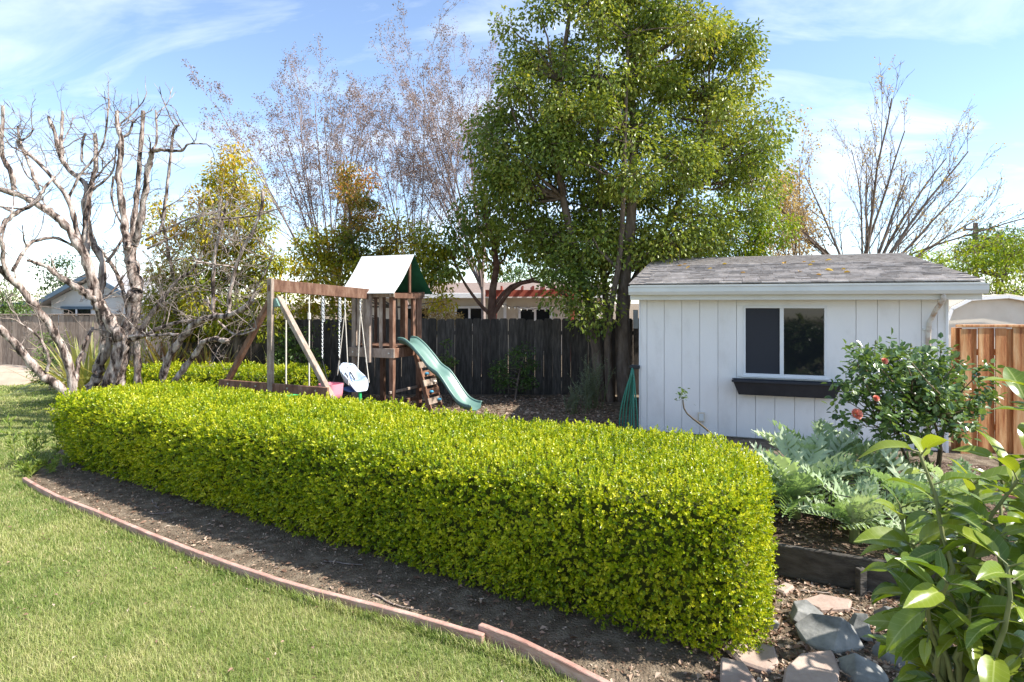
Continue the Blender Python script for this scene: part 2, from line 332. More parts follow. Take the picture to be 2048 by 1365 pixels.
# ------------------------------------------------------------------ setting: ground, lawn, path
rng = np.random.default_rng(7)
def sheet(name, poly, z, mat):
    me = bpy.data.meshes.new(name); me.from_pydata([(x, y, z) for x, y in poly], [], [tuple(range(len(poly)))]); me.update()
    return tag(link(name, me, None, mat), kind='structure')
sheet('ground', [(-600, -60), (600, -60), (600, 900), (-600, 900)], 0, M['soil'])
EDGE = [gr(1177, 1392), gr(1060, 1332), gr(962, 1297), gr(876, 1271), gr(798, 1248), gr(700, 1222), gr(595, 1194), gr(494, 1161), gr(380, 1119), gr(275, 1076), gr(183, 1036), gr(114, 1008), gr(70, 985), gr(46, 970)]
edge = [(p[0], p[1]) for p in EDGE]
lawn_poly = [(2.2, -6), (1.6, 1.2), (1.05, 2.6)] + edge + [(-6.15, 8.0), (-6.9, 9.4), (-8.4, 11.3), (-9.6, 13.2), (-10.2, 16.0), (-30, 16.0), (-30, -6)]
sheet('lawn', lawn_poly, .006, M['lawn'])
sheet('path', [(-30, 16.1), (-9.0, 16.1), (-9.0, 17.3), (-30, 17.3)], .012, M['concrete'])
def inpoly(X, Y, poly):
    c = np.zeros(len(X), bool); n = len(poly)
    for i in range(n):
        x1, y1 = poly[i]; x2, y2 = poly[i - 1]
        c ^= ((y1 > Y) != (y2 > Y)) & (X < (x2 - x1) * (Y - y1) / (y2 - y1 + 1e-12) + x1)
    return c
def blades(P, h, wd, lean, rng):
    n = len(P); a = rng.random(n) * 6.283; S = np.stack([np.cos(a), np.sin(a), 0 * a], 1); Fw = np.stack([-np.sin(a), np.cos(a), 0 * a], 1)
    L = (lean * rng.random(n))[:, None]
    V = P[:, None] + TB[None, :, 1:2] * wd[:, None, None] * S[:, None] + h[:, None, None] * (TB[None, :, 0:1] * np.array([0, 0, 1.0]) + (TB[None, :, 2:3] * 2.0 * L[:, None]) * Fw[:, None])
    b = np.arange(n)[:, None] * 5
    Fc = np.concatenate([b + np.array([[0, 1, 2]]), b + np.array([[0, 2, 3]]), b + np.array([[3, 2, 4]])], 1).reshape(-1, 3)
    return V.reshape(-1, 3), Fc
def smooth_pts(P, n):
    P = np.array(P); t = np.linspace(0, len(P) - 1, n); i = np.clip(t.astype(int), 0, len(P) - 2); f = (t - i)[:, None]
    p0 = P[np.clip(i - 1, 0, len(P) - 1)]; p1 = P[i]; p2 = P[i + 1]; p3 = P[np.clip(i + 2, 0, len(P) - 1)]
    return .5 * (2 * p1 + (p2 - p0) * f + (2 * p0 - 5 * p1 + 4 * p2 - p3) * f ** 2 + (3 * p1 - p0 - 3 * p2 + p3) * f ** 3)
def grass():
    zones = [(-5.2, 1.0, 2.4, 4.6, 11500, .0031), (-7.6, .6, 4.6, 7.4, 6500, .0042), (-10.5, -5.0, 7.4, 11, 2600, .007), (-16, -8, 11, 16, 900, .013)]
    Ps, W = [], []
    for x0, x1, y0, y1, den, wd in zones:
        n = int((x1 - x0) * (y1 - y0) * den); X = rng.uniform(x0, x1, n); Y = rng.uniform(y0, y1, n)
        k = inpoly(X, Y, lawn_poly) & (X > -.93 * Y - 1.0); Ps.append(np.stack([X[k], Y[k], np.full(k.sum(), .004)], 1)); W.append(np.full(k.sum(), wd))
    E = smooth_pts(EDGE, 400); i = rng.integers(0, 399, 6000); q = E[i] + (E[i + 1] - E[i]) * rng.random((6000, 1)); dE = unit(E[i + 1] - E[i])     # longer tufts along the edging
    q = q + np.stack([-dE[:, 1], dE[:, 0], 0 * dE[:, 0]], 1) * (-1 if dE[0, 0] > 0 else 1) * rng.uniform(.0, .07, (6000, 1)); ne = len(q); q[:, 2] = .004
    Ps.append(q); W.append(np.full(ne, .004))
    P = np.concatenate(Ps); W = np.concatenate(W); n = len(P)
    pat = .5 + .5 * np.sin(P[:, 0] * 1.7 + 1.3 * np.sin(P[:, 1] * 1.1)) * np.sin(P[:, 1] * 2.1 + np.sin(P[:, 0] * 2.3))
    pat2 = .5 + .5 * np.sin(P[:, 0] * 5.3 + 2 * np.sin(P[:, 1] * 3.7)) * np.sin(P[:, 1] * 6.1 + 2 * np.sin(P[:, 0] * 4.1))
    tall = np.ones(n); tall[-ne:] = rng.uniform(1.0, 2.2, ne)
    V, Fc = blades(P, tall * rng.uniform(.022, .05, n) * (.85 + .3 * pat), W * rng.uniform(.7, 1.3, n), 1.4, rng)
    r = np.clip(rng.normal(.40, .20, n) + .42 * (pat - .5) + .34 * (pat2 - .5), 0, 1); r = np.where(rng.random(n) < .13 + .12 * pat2, rng.uniform(.8, 1, n), r)
    o = link('lawn_grass', arr_mesh('lawn_grass', V, Fc, np.repeat(r, 5)), None, M['grass'])
    tag(o, 'short mown green and straw coloured lawn grass', 'grass', kind='stuff')
grass()

# ------------------------------------------------------------------ edging boards
def edging(pts, h, name, label, thick=.038, zt=0):
    P = [Vector((p[0], p[1], 0)) for p in pts]; m = MB(); n = len(P); V = []
    for i in range(n):
        d = (P[min(i + 1, n - 1)] - P[max(i - 1, 0)]).normalized(); s = Vector((-d.y, d.x, 0)) * thick / 2
        wob = .0015 * math.sin(i * 2.3)
        for q, z in ((-1, -.03), (1, -.03), (1, h + wob), (-1, h + wob)): V.append(P[i] + s * q + Vector((0, 0, z)))
    Fs = [(i * 4 + j, i * 4 + (j + 1) % 4, i * 4 + 4 + (j + 1) % 4, i * 4 + 4 + j) for i in range(n - 1) for j in range(4)] + [(3, 2, 1, 0), tuple(4 * n - 4 + j for j in range(4))]
    m.poly(V, Fs); tag(m.build(name, M['cedar_edge'], None, bevel=.004, origin=P[0]), label, 'edging')
edging(smooth_pts(EDGE[2:], 40) + np.array([.015, .0, 0]), .085, 'edging_board', 'long curved pink wooden edging board between lawn and hedge bed')
e2 = [gr(950, 1283), gr(1036, 1318), gr(1177, 1392), gr(1400, 1515), gr(1680, 1720)]
edging(smooth_pts(e2, 16) + np.array([.03, .0, 0]), .11, 'edging_board', 'shorter straight pink edging board overlapping at lawn corner near camera')

# ------------------------------------------------------------------ hedges
def hedge(name, label, A0, A1, B0, B1, H0, H1, density, lsize, seed, back=.5, taper=.16):
    """A0-A1 front line (near to far), B0-B1 back line; superellipse section with rounded ends"""
    rg = np.random.default_rng(seed); A0, A1, B0, B1 = [np.array(q, float) for q in (A0, A1, B0, B1)]
    L = np.linalg.norm(A1 - A0); root = thing(name, label, 'hedge', (*((A0 + A1 + B0 + B1) / 4), 0))
    e = 6.5
    def pt(s, t, off=0.0):
        # s along 0..1; t runs round the clipped section: front face, rounded top edge, flat top, edge, back face
        x = (s - .5) * 2; endf = np.maximum(1 - np.abs(x) ** 18, 0) ** (1 / 3.0)
        A = A0 + s[:, None] * (A1 - A0); B = B0 + s[:, None] * (B1 - B0); c = (A + B) / 2; hw = (B - A) / 2; W = 2 * np.linalg.norm(hw, axis=1) * endf
        H = H0 + s * (H1 - H0) + .015 * np.sin(s * 17) + .012 * np.sin(s * 47); H = H * (1 - .12 * (1 - endf))
        r = np.minimum(.17, W * .499); l1 = H - r; la = math.pi / 2 * r; l2 = W - 2 * r; p = t / math.pi * (2 * l1 + 2 * la + l2)
        p2 = np.where(p > l1 + la + l2 / 2, 2 * l1 + 2 * la + l2 - p, p); sg = np.where(p > l1 + la + l2 / 2, 1, -1)   # mirror the back half
        ang = np.clip((p2 - l1) / (r + 1e-6), 0, math.pi / 2)
        d = np.where(p2 < l1, W / 2, np.where(p2 < l1 + la, W / 2 - r + r * np.cos(ang), np.maximum(W / 2 - r - (p2 - l1 - la), 0)))
        z = np.where(p2 < l1, p2, l1 + r * np.sin(ang))
        wf = (1 - taper * np.clip(1 - z / (.6 * H), 0, 1) ** 1.5) * (1 + .018 * np.sin(s * 29 + 2 * z * 3) + .018 * np.sin(s * 61 + z * 7))
        return np.concatenate([c + unit(hw) * (d * sg * wf)[:, None], z[:, None]], 1)
    def normals(s, t):
        h = 1e-3; ds = pt(np.clip(s + h, 0, 1), t) - pt(np.clip(s - h, 0, 1), t); dt = pt(s, np.clip(t + h, 0, math.pi)) - pt(s, np.clip(t - h, 0, math.pi))
        return unit(np.cross(ds, dt))
    wp = lambda g: .5 + .5 * np.sin(math.pi * (g - .5))
    S, T = np.meshgrid(wp(np.linspace(0.002, .998, 90)), np.linspace(0.001, math.pi - .001, 41), indexing='ij')
    G = pt(S.ravel(), T.ravel()).reshape(90, 41, 3)
    N0 = normals(S.ravel(), T.ravel()); cen = np.concatenate([(A0 + A1 + B0 + B1) / 4, [.4]])
    sign = 1 if np.mean(np.sum(N0.reshape(90, 41, 3)[45] * (G[45] - G[45].mean(0)), 1)) > 0 else -1
    # area weighted cells
    d1 = G[1:, :-1] - G[:-1, :-1]; d2 = G[:-1, 1:] - G[:-1, :-1]; area = np.linalg.norm(np.cross(d1, d2), axis=2)
    wgt = area.copy(); tt = np.linspace(0, math.pi, 41)[:-1]; wgt[:, tt > 2.5] *= back
    sx = wp(np.linspace(0, 1, 90))[:-1]; wgt *= (1.45 - 1.0 * sx)[:, None]
    ns = int(wgt.sum() * density); cell = rg.choice(wgt.size, ns, p=(wgt / wgt.sum()).ravel()); ci, cj = np.unravel_index(cell, wgt.shape)
    s = wp(.002 + .996 * (ci + rg.random(ns)) / 89); t = (cj + rg.random(ns)) / 40 * (math.pi - .002) + .001
    P = pt(s, t); Nn = normals(s, t) * sign
    wob = .5 + .5 * np.sin(P[:, 0] * 9 + 3 * np.sin(P[:, 2] * 8)) * np.sin(P[:, 1] * 8 + P[:, 2] * 11 + 2 * np.sin(P[:, 0] * 6))
    depth = rg.random(ns) ** 1.3 * .13 - .012 - .03 * (1 - wob) * -1
    stick = np.where(rg.random(ns) < .09, rg.uniform(.01, .055, ns), 0)
    P = P - Nn * (depth - stick)[:, None]; P[:, 2] = np.maximum(P[:, 2], .03)
    Sd = unit(Nn + .55 * rdir(rg, ns) + np.array([0, 0, .45]))
    K = 6; sz = lsize * (.8 + .55 * s) * rg.uniform(.75, 1.25, ns)
    ax = np.repeat(Sd, K, 0); base = np.repeat(P, K, 0); f = np.tile(np.linspace(0, 1, K), ns)
    szK = np.repeat(sz, K) * (1.05 - .35 * f) * rg.uniform(.8, 1.2, ns * K)
    base = base + ax * (f * np.repeat(sz, K) * 1.5)[:, None]
    side = unit(np.cross(ax, rdir(rg, ns * K))); D = unit(side * (1.0 - .5 * f)[:, None] + ax * (.45 + .6 * f)[:, None])
    Ln = unit(np.repeat(Nn, K, 0) * .3 + ax + .3 * rdir(rg, ns * K))
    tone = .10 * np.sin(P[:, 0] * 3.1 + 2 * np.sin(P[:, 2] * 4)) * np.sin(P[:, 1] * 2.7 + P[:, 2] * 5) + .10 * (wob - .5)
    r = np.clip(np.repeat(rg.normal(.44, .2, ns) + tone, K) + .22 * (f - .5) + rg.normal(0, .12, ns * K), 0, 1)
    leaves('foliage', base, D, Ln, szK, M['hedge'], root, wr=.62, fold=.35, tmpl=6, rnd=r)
    # solid dark hull added to block light; its colour paints the shaded interior
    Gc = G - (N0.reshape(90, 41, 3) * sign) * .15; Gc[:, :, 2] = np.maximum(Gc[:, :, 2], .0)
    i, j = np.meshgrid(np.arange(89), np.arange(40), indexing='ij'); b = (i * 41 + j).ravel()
    place(arr_mesh('dark_core_hull', Gc.reshape(-1, 3), np.stack([b, b + 1, b + 42, b + 41], 1), smooth=True), 'dark_core_hull', M['hedgecore'], root)
    return root
hedge('boxwood_hedge', 'long clipped yellow-green box hedge in the foreground', (1.38, 3.14), (-6.15, 7.80), (1.98, 4.72), (-5.40, 9.2), 1.02, .90, 1650, .0245, 3, taper=.27)
hedge('boxwood_hedge', 'smaller low box hedge behind the swing frame', (-3.75, 10.9), (-7.6, 11.6), (-3.55, 11.9), (-7.4, 12.6), .86, .8, 520, .036, 4)

# ------------------------------------------------------------------ fences
def board_mesh(name, wd, h, th, ear):
    m = MB(); e = ear
    prof = [(-wd / 2, 0, 0), (wd / 2, 0, 0), (wd / 2, 0, h - e), (wd / 2 - e, 0, h), (-wd / 2 + e, 0, h), (-wd / 2, 0, h - e)] if e else [(-wd / 2, 0, 0), (wd / 2, 0, 0), (wd / 2, 0, h), (-wd / 2, 0, h)]
    m.prism([(x, -th / 2, z) for x, _, z in prof], (0, th, 0)); return m.mesh(name)
def fence(label, p0, p1, h, pitch, wd, mat, ear=.03, seed=1, th=.02, rails=(.35, 1.4), post=2.4, back=True, cap=False, name='board_fence', alt=0.0, jit=1.0):
    rd = random.Random(seed); p0, p1 = Vector((*p0, 0)), Vector((*p1, 0)); d = p1 - p0; L = d.length; rz = math.atan2(d.y, d.x)
    root = thing(name, label, 'fence', p0, rz); ms = [board_mesh('board', wd, h + q, th, ear) for q in (-.012, 0, .014)]
    for q in ms: q.materials.append(mat)
    n = int(L / pitch)
    for i in range(n):
        o = link('board', rd.choice(ms), root); yo = alt * (i % 2)
        o.location = ((i + .5) * pitch + rd.uniform(-.006, .006) * jit, yo + rd.uniform(-.004, .004), 0); o.rotation_euler = (0, rd.uniform(-.006, .006) * jit, rd.uniform(-.02, .02) * jit)
    ys = th / 2 + .022 + alt
    for z in rails: MB().box((L / 2, ys + .018, z), (L, .04, .085)).build('rail', mat, root, local=True)
    k = int(L / post) + 1
    for i in range(k): MB().box((min(L - .05, .05 + i * post), ys + .085, h / 2), (.09, .09, h)).build('post', mat, root, local=True)
    if cap: MB().box((L / 2, alt / 2 + .02, h + .03), (L, .15, .035)).build('cap_rail', mat, root, local=True, bevel=.004)
    return root
fence('tall dark weathered dog-eared board fence behind the slide', (-7.6, 13.75), (8.6, 13.55), 1.72, .203, .198, M['greywood'], ear=.035, seed=5, jit=.8)
fence('dark board fence side running back behind the leafless tree', (-7.65, 13.75), (-8.6, 19.0), 1.7, .2, .19, M['leftwood'], seed=6)
fence('grey-brown board fence at the far left edge below the grey house', (-24, 19.1), (-8.6, 19.1), 1.68, .165, .158, M['leftwood'], ear=0, seed=7, cap=True)
fence('new orange cedar board fence right of the shed', (6.24, 8.33), (12.6, 8.1), 1.74, .118, .140, M['cedar'], ear=0, seed=8, cap=True, alt=.055, jit=.6)

# ------------------------------------------------------------------ shed
SR = math.atan2(-.326, .946); SL = np.array([2.106, 9.763]); SW = 4.18; SDp = 3.55; EH = 2.27
shed = thing('garden_shed', 'white garden shed with sliding window and grey shingle roof', 'shed', (SL[0], SL[1], 0), SR)
wx0, wx1, wz0, wz1 = 1.545, 2.70, .975, 2.045     # window opening in shed coordinates
m = MB()
core = [(0.012, .02, 0), (SW - .012, .02, 0), (SW - .012, SDp, 0), (.012, SDp, 0)]
m.box((SW / 2, SDp / 2 + .02, EH / 2), (SW - .03, SDp - .02, EH)); m.build('wall', M['groove'], shed, local=True)
edges = [0, .09] + [.09 + .272 * i for i in range(1, 15)] + [SW - .09, SW]
def front_board(x0, x1, z0, z1, name='siding_board', y=-.004, th=.022, mat='siding'):
    if x1 - x0 < .01: return
    MB().box(((x0 + x1) / 2, y, (z0 + z1) / 2), (x1 - x0 - .005, th, z1 - z0)).build(name, M[mat], shed, local=True, bevel=.002)
tx0, tx1 = 1.25, 3.0
for a, b in zip(edges[:-1], edges[1:]):
    if b <= wx0 - .05 or a >= wx1 + .2: front_board(a, b, .02, EH)
    else: front_board(a, b, .02, wz0 - .02)
front_board(1.45, 3.08, wz1 + .0, EH, 'window_header', y=-.004, mat='siding')
front_board(1.45, wx0 + .003, wz0 - .02, wz1, 'window_trim', y=-.008)
front_board(wx1 - .003, 3.08, wz0 - .02, wz1, 'window_trim', y=-.008)
for i in range(12):
    MB().box((-.001, .12 + .3 * i, EH / 2), (.02, .29, EH - .03)).build('siding_board', M['siding'], shed, local=True)
    MB().box((SW + .001, .12 + .3 * i, EH / 2), (.02, .29, EH - .03)).build('siding_board', M['siding'], shed, local=True)
MB().box((-.02, -.005, EH / 2), (.035, .04, EH)).build('corner_trim', M['white'], shed, local=True, bevel=.003)
MB().box((SW + .02, -.012, EH / 2), (.035, .05, EH)).build('corner_trim', M['white'], shed, local=True, bevel=.003)
win = MB().box(((wx0 + wx1) / 2, .03, (wz0 + wz1) / 2), (wx1 - wx0, .02, wz1 - wz0)).build('window', M['black'], shed, local=True)
fr = MB(); fw = .035
fr.box(((wx0 + wx1) / 2, -.006, wz1 - fw / 2), (wx1 - wx0, .05, fw)); fr.box(((wx0 + wx1) / 2, -.006, wz0 + fw / 2), (wx1 - wx0, .05, fw))
fr.box((wx0 + fw / 2, -.006, (wz0 + wz1) / 2), (fw, .048, wz1 - wz0 - 2 * fw)); fr.box((wx1 - fw / 2, -.006, (wz0 + wz1) / 2), (fw, .048, wz1 - wz0 - 2 * fw))
wm = wx0 + .545
fr.box((wm, -.004, (wz0 + wz1) / 2), (.055, .044, wz1 - wz0 - 2 * fw)); fr.build('frame', M['white'], win, local=True, bevel=.003)
MB().box(((wx0 + wm) / 2, .005, (wz0 + wz1) / 2), (wm - wx0 - .05, .004, wz1 - wz0 - .06)).build('insect_screen', M['screen'], win, local=True)
MB().box(((wm + wx1) / 2, .010, (wz0 + wz1) / 2), (wx1 - wm - .05, .006, wz1 - wz0 - .06)).build('pane', M['glass'], win, local=True)
MB().box(((wx0 + wx1) / 2, -.03, wz0 - .012), (wx1 - wx0 + .04, .06, .025)).build('sill', M['white'], win, local=True, bevel=.003)
# roof: mono-pitch plane from the eave up to the back
ox0, ox1, oy0, RD = -.14, SW + .36, -.32, 3.92
RZ0, RZ1 = EH + .02, EH + .70
slope = math.atan2(RZ1 - RZ0, RD); rl = math.hypot(RZ1 - RZ0, RD)
def rp(x, t, n=0.0): return (x, oy0 + t * math.cos(slope) - n * math.sin(slope), RZ0 + t * math.sin(slope) + n * math.cos(slope))
deck = MB().prism([rp(ox0, 0, -.02), rp(ox1, 0, -.02), rp(ox1, rl, -.02), rp(ox0, rl, -.02)], Vector(rp(0, 0, .10)) - Vector(rp(0, 0, 0)))
roof = deck.build('roof', M['gutter'], shed, local=True)
MB().box((SW / 2 + .1, oy0 + .035, EH - .055), (ox1 - ox0 - .02, .03, .16)).build('fascia', M['gutter'], roof, local=True, bevel=.004)
MB().box((SW / 2 + .1, oy0 / 2 - .0, EH - .10), (ox1 - ox0 - .06, -oy0 - .06, .02)).build('soffit', M['gutter'], roof, local=True)
wallback = MB().prism([(.01, 0.04, EH - .01), (.01, SDp, EH - .01), (.01, SDp, RZ1 - .05)], (SW - .02, 0, 0)).build('gable_wall', M['siding'], shed, local=True)
rd = random.Random(11); sm = []
for wv in (.22, .27, .33):
    q = MB().prism([(0, 0, 0), (wv - .006, 0, 0), (wv - .006, .20, 0), (0, .20, 0)], (0, 0, .020)).mesh('shingle'); q.materials.append(M['shingle']); sm.append((wv, q))
rows = int(rl / .14); cnt = 0; rest = MB()
for rI in range(rows):
    x = ox0 - rd.uniform(0, .2); 
    while x < ox1 + .02:
        wv, q = rd.choice(sm)
        t = rI * .14; nrm = .082 + .0 * rI
        if x < ox0 - .02 or x + wv > ox1 + .03:
            xa, xb = max(x, ox0 - .015), min(x + wv, ox1 + .015)
            if xb - xa > .04:
                A = [Vector(rp(xa, t - .02, nrm + .014)), Vector(rp(xb - .006, t - .02, nrm + .014)), Vector(rp(xb - .006, t + .18, nrm)), Vector(rp(xa, t + .18, nrm))]
                rest.prism(A, Vector(rp(0, 0, .012)) - Vector(rp(0, 0, 0)))
        elif cnt < 290:
            o = link('shingle', q, roof); o.location = rp(x, t - .02 + rd.uniform(-.004, .004), nrm + .018); o.rotation_euler = (slope - .10, 0, rd.uniform(-.012, .012)); cnt += 1
        else:
            A = [Vector(rp(x, t - .02, nrm + .014)), Vector(rp(x + wv - .006, t - .02, nrm + .014)), Vector(rp(x + wv - .006, t + .18, nrm)), Vector(rp(x, t + .18, nrm))]
            rest.prism(A, Vector(rp(0, 0, .012)) - Vector(rp(0, 0, 0)))
        x += wv
tag(rest.build('shingle_field', M['shingle'], roof, local=True), kind='stuff')
g = [(0, 0, 0), (0, -.10, .0), (0, -.125, .05), (0, -.125, .115), (0, -.135, .12), (0, -.135, .135), (0, -.11, .135), (0, -.11, .06), (0, -.09, .015), (0, -.012, .012), (0, -.012, .13), (0, 0, .13)]
MB().prism([(ox0 - .01, oy0 + .018 + y, EH + z - .055) for _, y, z in g], (ox1 - ox0 + .02, 0, 0)).build('gutter', M['gutter'], shed, local=True)
dsx = SW - .14
ds = MB().tube([(dsx + .02, oy0 - .04, EH - .05), (dsx + .02, oy0 - .03, EH - .14), (dsx - .02, oy0 + .14, EH - .28), (dsx - .06, -.06, EH - .46), (dsx - .07, -.055, EH - .6), (dsx - .07, -.055, .05)], [.032] * 6, 10)
ds.build('downspout', M['rust'], shed, local=True, smooth=True)
for z in (EH - .55, 1.0): MB().box((dsx - .07, -.035, z), (.12, .05, .025)).build('bracket', M['gutter'], shed, local=True)
ob = MB().box((.93, -.045, .30), (.10, .07, .15)).build('outlet_box', M['cream'], shed, local=True, bevel=.008)
MB().box((.93, -.083, .30), (.07, .008, .11)).build('cover', M['paper'], ob, local=True, bevel=.003)
# planter under the window
pl = MB(); x0, x1, zt, zb = wx0 - .16, wx1 + .17, .93, .70
def shedw(x, y, z): return shed.matrix_basis @ Vector((x, y, z)) if False else Vector((SL[0] + x * math.cos(SR) - y * math.sin(SR), SL[1] + x * math.sin(SR) + y * math.cos(SR), z))
PO = shedw((x0 + x1) / 2, -.03, zb); plant = thing('window_box', 'empty black plastic planter box mounted below the shed window', 'planter', PO, SR); hw = (x1 - x0) / 2
o_ = [(-hw + .09, 0, 0), (hw - .09, 0, 0), (hw - .09, -.15, 0), (-hw + .09, -.15, 0)]; t_ = [(-hw, 0, zt - zb), (hw, 0, zt - zb), (hw, -.24, zt - zb), (-hw, -.24, zt - zb)]
i_ = [(-hw + .02, -.02, zt - zb), (hw - .02, -.02, zt - zb), (hw - .02, -.22, zt - zb), (-hw + .02, -.22, zt - zb)]; d_ = [(x * .985, y, z - .05) for x, y, z in i_]
b = MB().poly(o_ + t_ + i_ + d_, [(0, 1, 2, 3)] + [(j, (j + 1) % 4, 4 + (j + 1) % 4, 4 + j) for j in range(4)] + [(4 + j, 4 + (j + 1) % 4, 8 + (j + 1) % 4, 8 + j) for j in range(4)] + [(8 + j, 8 + (j + 1) % 4, 12 + (j + 1) % 4, 12 + j) for j in range(4)] + [(12, 13, 14, 15)])
b.build('box', M['planter'], plant, local=True)
MB().bar((-hw - .012, -.25, zt - zb - .015), (hw + .012, -.25, zt - zb - .015), .025, .035).build('rim', M['planter'], plant, local=True, bevel=.005)
# fallen leaves lying on the shed roof
lm = None
for i in range(16):
    x = rd.uniform(.25, 3.4); t = rd.uniform(.15, 2.6)
    if lm is None:
        V, Fc, r = leaf_arrays(np.zeros((1, 3)), np.array([[1., 0, 0]]), np.array([[0, 0, 1.]]), .11, .6, .4); lm = arr_mesh('fallen_leaf', V, Fc, r); lm.materials.append(M['fallen'])
    o = link('fallen_leaf', lm); o.location = shedw(*rp(x, t, .13)); o.rotation_euler = (slope + rd.uniform(-.2, .3), rd.uniform(-.3, .3), rd.uniform(0, 6)); o.scale = [rd.uniform(.7, 1.3)] * 3
    tag(o, 'small fallen yellow leaf lying on the shed roof shingles', 'leaf', 'fallen leaves on the shed roof')

# ------------------------------------------------------------------ play set
PC = np.array([-2.45, 11.8]); PR = math.atan2(-.42, .91); hs = .44
ps = thing('play_set', 'brown wooden play tower with swing beam, slide and white canopy', 'play set', (PC[0], PC[1], 0), PR)
def pw(x, y, z): return Vector((PC[0] + x * math.cos(PR) - y * math.sin(PR), PC[1] + x * math.sin(PR) + y * math.cos(PR), z))
def bx(c, s, name, mat='playwood', bv=.006): return MB().box(c, s).build(name, M[mat], ps, local=True, bevel=bv)
for sx in (-1, 1):
    for sy in (-1, 1): bx((sx * hs, sy * hs, 1.14), (.09, .09, 2.28), 'post', 'playgrey' if (sx, sy) == (-1, -1) else 'playwood')
bx((0, -.505, 2.25), (1.06, .035, .11), 'top_rail', 'playgrey'); bx((0, .505, 2.25), (1.06, .035, .11), 'top_rail'); bx((.505, 0, 2.22), (.035, .96, .10), 'top_rail'); bx((-.505, 0, 2.22), (.035, .96, .10), 'top_rail')
for i in range(7): bx((-.42 + .14 * i, 0, 1.27), (.13, .86, .025), 'platform_board', bv=0)
bx((0, -.505, 1.15), (1.06, .035, .18), 'platform_beam', 'playgrey'); bx((0, .505, 1.15), (1.06, .035, .18), 'platform_beam'); bx((.505, 0, 1.15), (.035, .96, .18), 'platform_beam'); bx((-.505, 0, 1.15), (.035, .96, .18), 'platform_beam')
for x in (-.31, -.19, -.06, .20): bx((x, -.475, 1.72), (.075, .025, 1.02), 'slat', 'playgrey')
for x in (-.25, .02, .28): bx((x, .475, 1.72), (.10, .025, 1.02), 'slat')
for y in (-.05, .22, .36): bx((.475, y, 1.72), (.025, .085, 1.02), 'slat')
for y in (-.25, 0., .25): bx((-.475, y, 1.72), (.025, .085, 1.02), 'slat')
bx((-.16, -.43, 1.62), (.14, .02, .75), 'plastic_panel', 'slide')
bx((0, -.575, 1.62), (.10, .09, 1.30), 'beam_post', 'playgrey')
bx((.44, -.08, .42), (.04, .9, .05), 'ladder_rung', 'playgrey'); bx((.44, -.08, .20), (.05, .9, .07), 'ladder_rung')
# canopy: two curved canvas slopes
def slopem(sgn):
    vs = []; n = 7
    for i in range(n + 1):
        t = i / n; y = sgn * .66 * t; z = 3.02 - .75 * t - .05 * math.sin(math.pi * t)
        for x in (-.63, -.3, 0, .3, .63): vs.append((x, y + .0, z + (.012 * math.sin(x * 9) * math.sin(t * 3.1))))
    fs = [(i * 5 + j, i * 5 + j + 1, i * 5 + j + 6, i * 5 + j + 5) for i in range(n) for j in range(4)]
    k = len(vs); vs += [(x, y, z - .008) for x, y, z in vs]; fs += [tuple(k + q for q in f[::-1]) for f in fs]
    return MB().poly(vs, fs)
cn_ = slopem(-1).build('canopy', M['tarp_white'], ps, local=True, smooth=True); tag(cn_, 'faded white front slope of the canvas canopy')
cg = slopem(1).build('canopy', M['tarp_green'], ps, local=True, smooth=True); tag(cg, 'dark green back slope of the canvas canopy')
MB().tube([(-.6, 0, 2.985), (.6, 0, 2.985)], [.02, .02], 8).build('ridge_pole', M['playgrey'], ps, local=True)
for x in (-.52, .52): MB().bar((x, 0, 2.28), (x, 0, 2.97), .035, .05).build('canopy_support', M['playwood'], ps, local=True)
# swing beam and A-frame
AY = -2.86; bz0, bz1 = 2.36, 2.25
MB().bar((0, AY - .10, bz0), (0, -.53, bz1), .05, .19).build('swing_beam', M['playwood'], ps, local=True, bevel=.006)
for (x, z0) in ((1.62, .0), (-1.62, .0)): MB().bar((x, AY + .02, z0), (x * .04, AY + .02, 2.18), .07, .09, up=(0, 1, 0)).build('leg', M['playgrey' if x > 0 else 'playwood'], ps, local=True, bevel=.006)
bx((0, AY - .07, 1.60), (.095, .06, 1.72), 'frame_post', 'playgrey')
MB().bar((-1.12, AY - .06, .80), (1.12, AY - .06, .80), .04, .135).build('cross_brace', M['playwood'], ps, local=True, bevel=.005)
MB().prism([(-.09, AY - .06, 2.16), (.09, AY - .06, 2.16), (.16, AY - .06, 2.04), (-.02, AY - .06, 2.02)], (0, .08, 0)).build('bracket', M['slide'], ps, local=True)
for y, z in ((AY + .05, 2.36), (AY + .35, 2.33), (-.75, 2.27)):
    MB().tube([(-.035, y, z), (-.026, y, z)], [.016, .016], 8).build('bolt', M['steel'], ps, local=True)
for x in (-.9, -.3, .35, .9): MB().tube([(x, AY - .09, .81), (x, AY - .079, .81)], [.014, .014], 8).build('bolt', M['steel'], ps, local=True)
for x, z in ((.0, 1.15), (.42, 1.15), (-.42, 1.15), (.45, 2.24)): MB().tube([(x, -.535, z), (x, -.522, z)], [.014, .014], 8).build('bolt', M['steel'], ps, local=True)
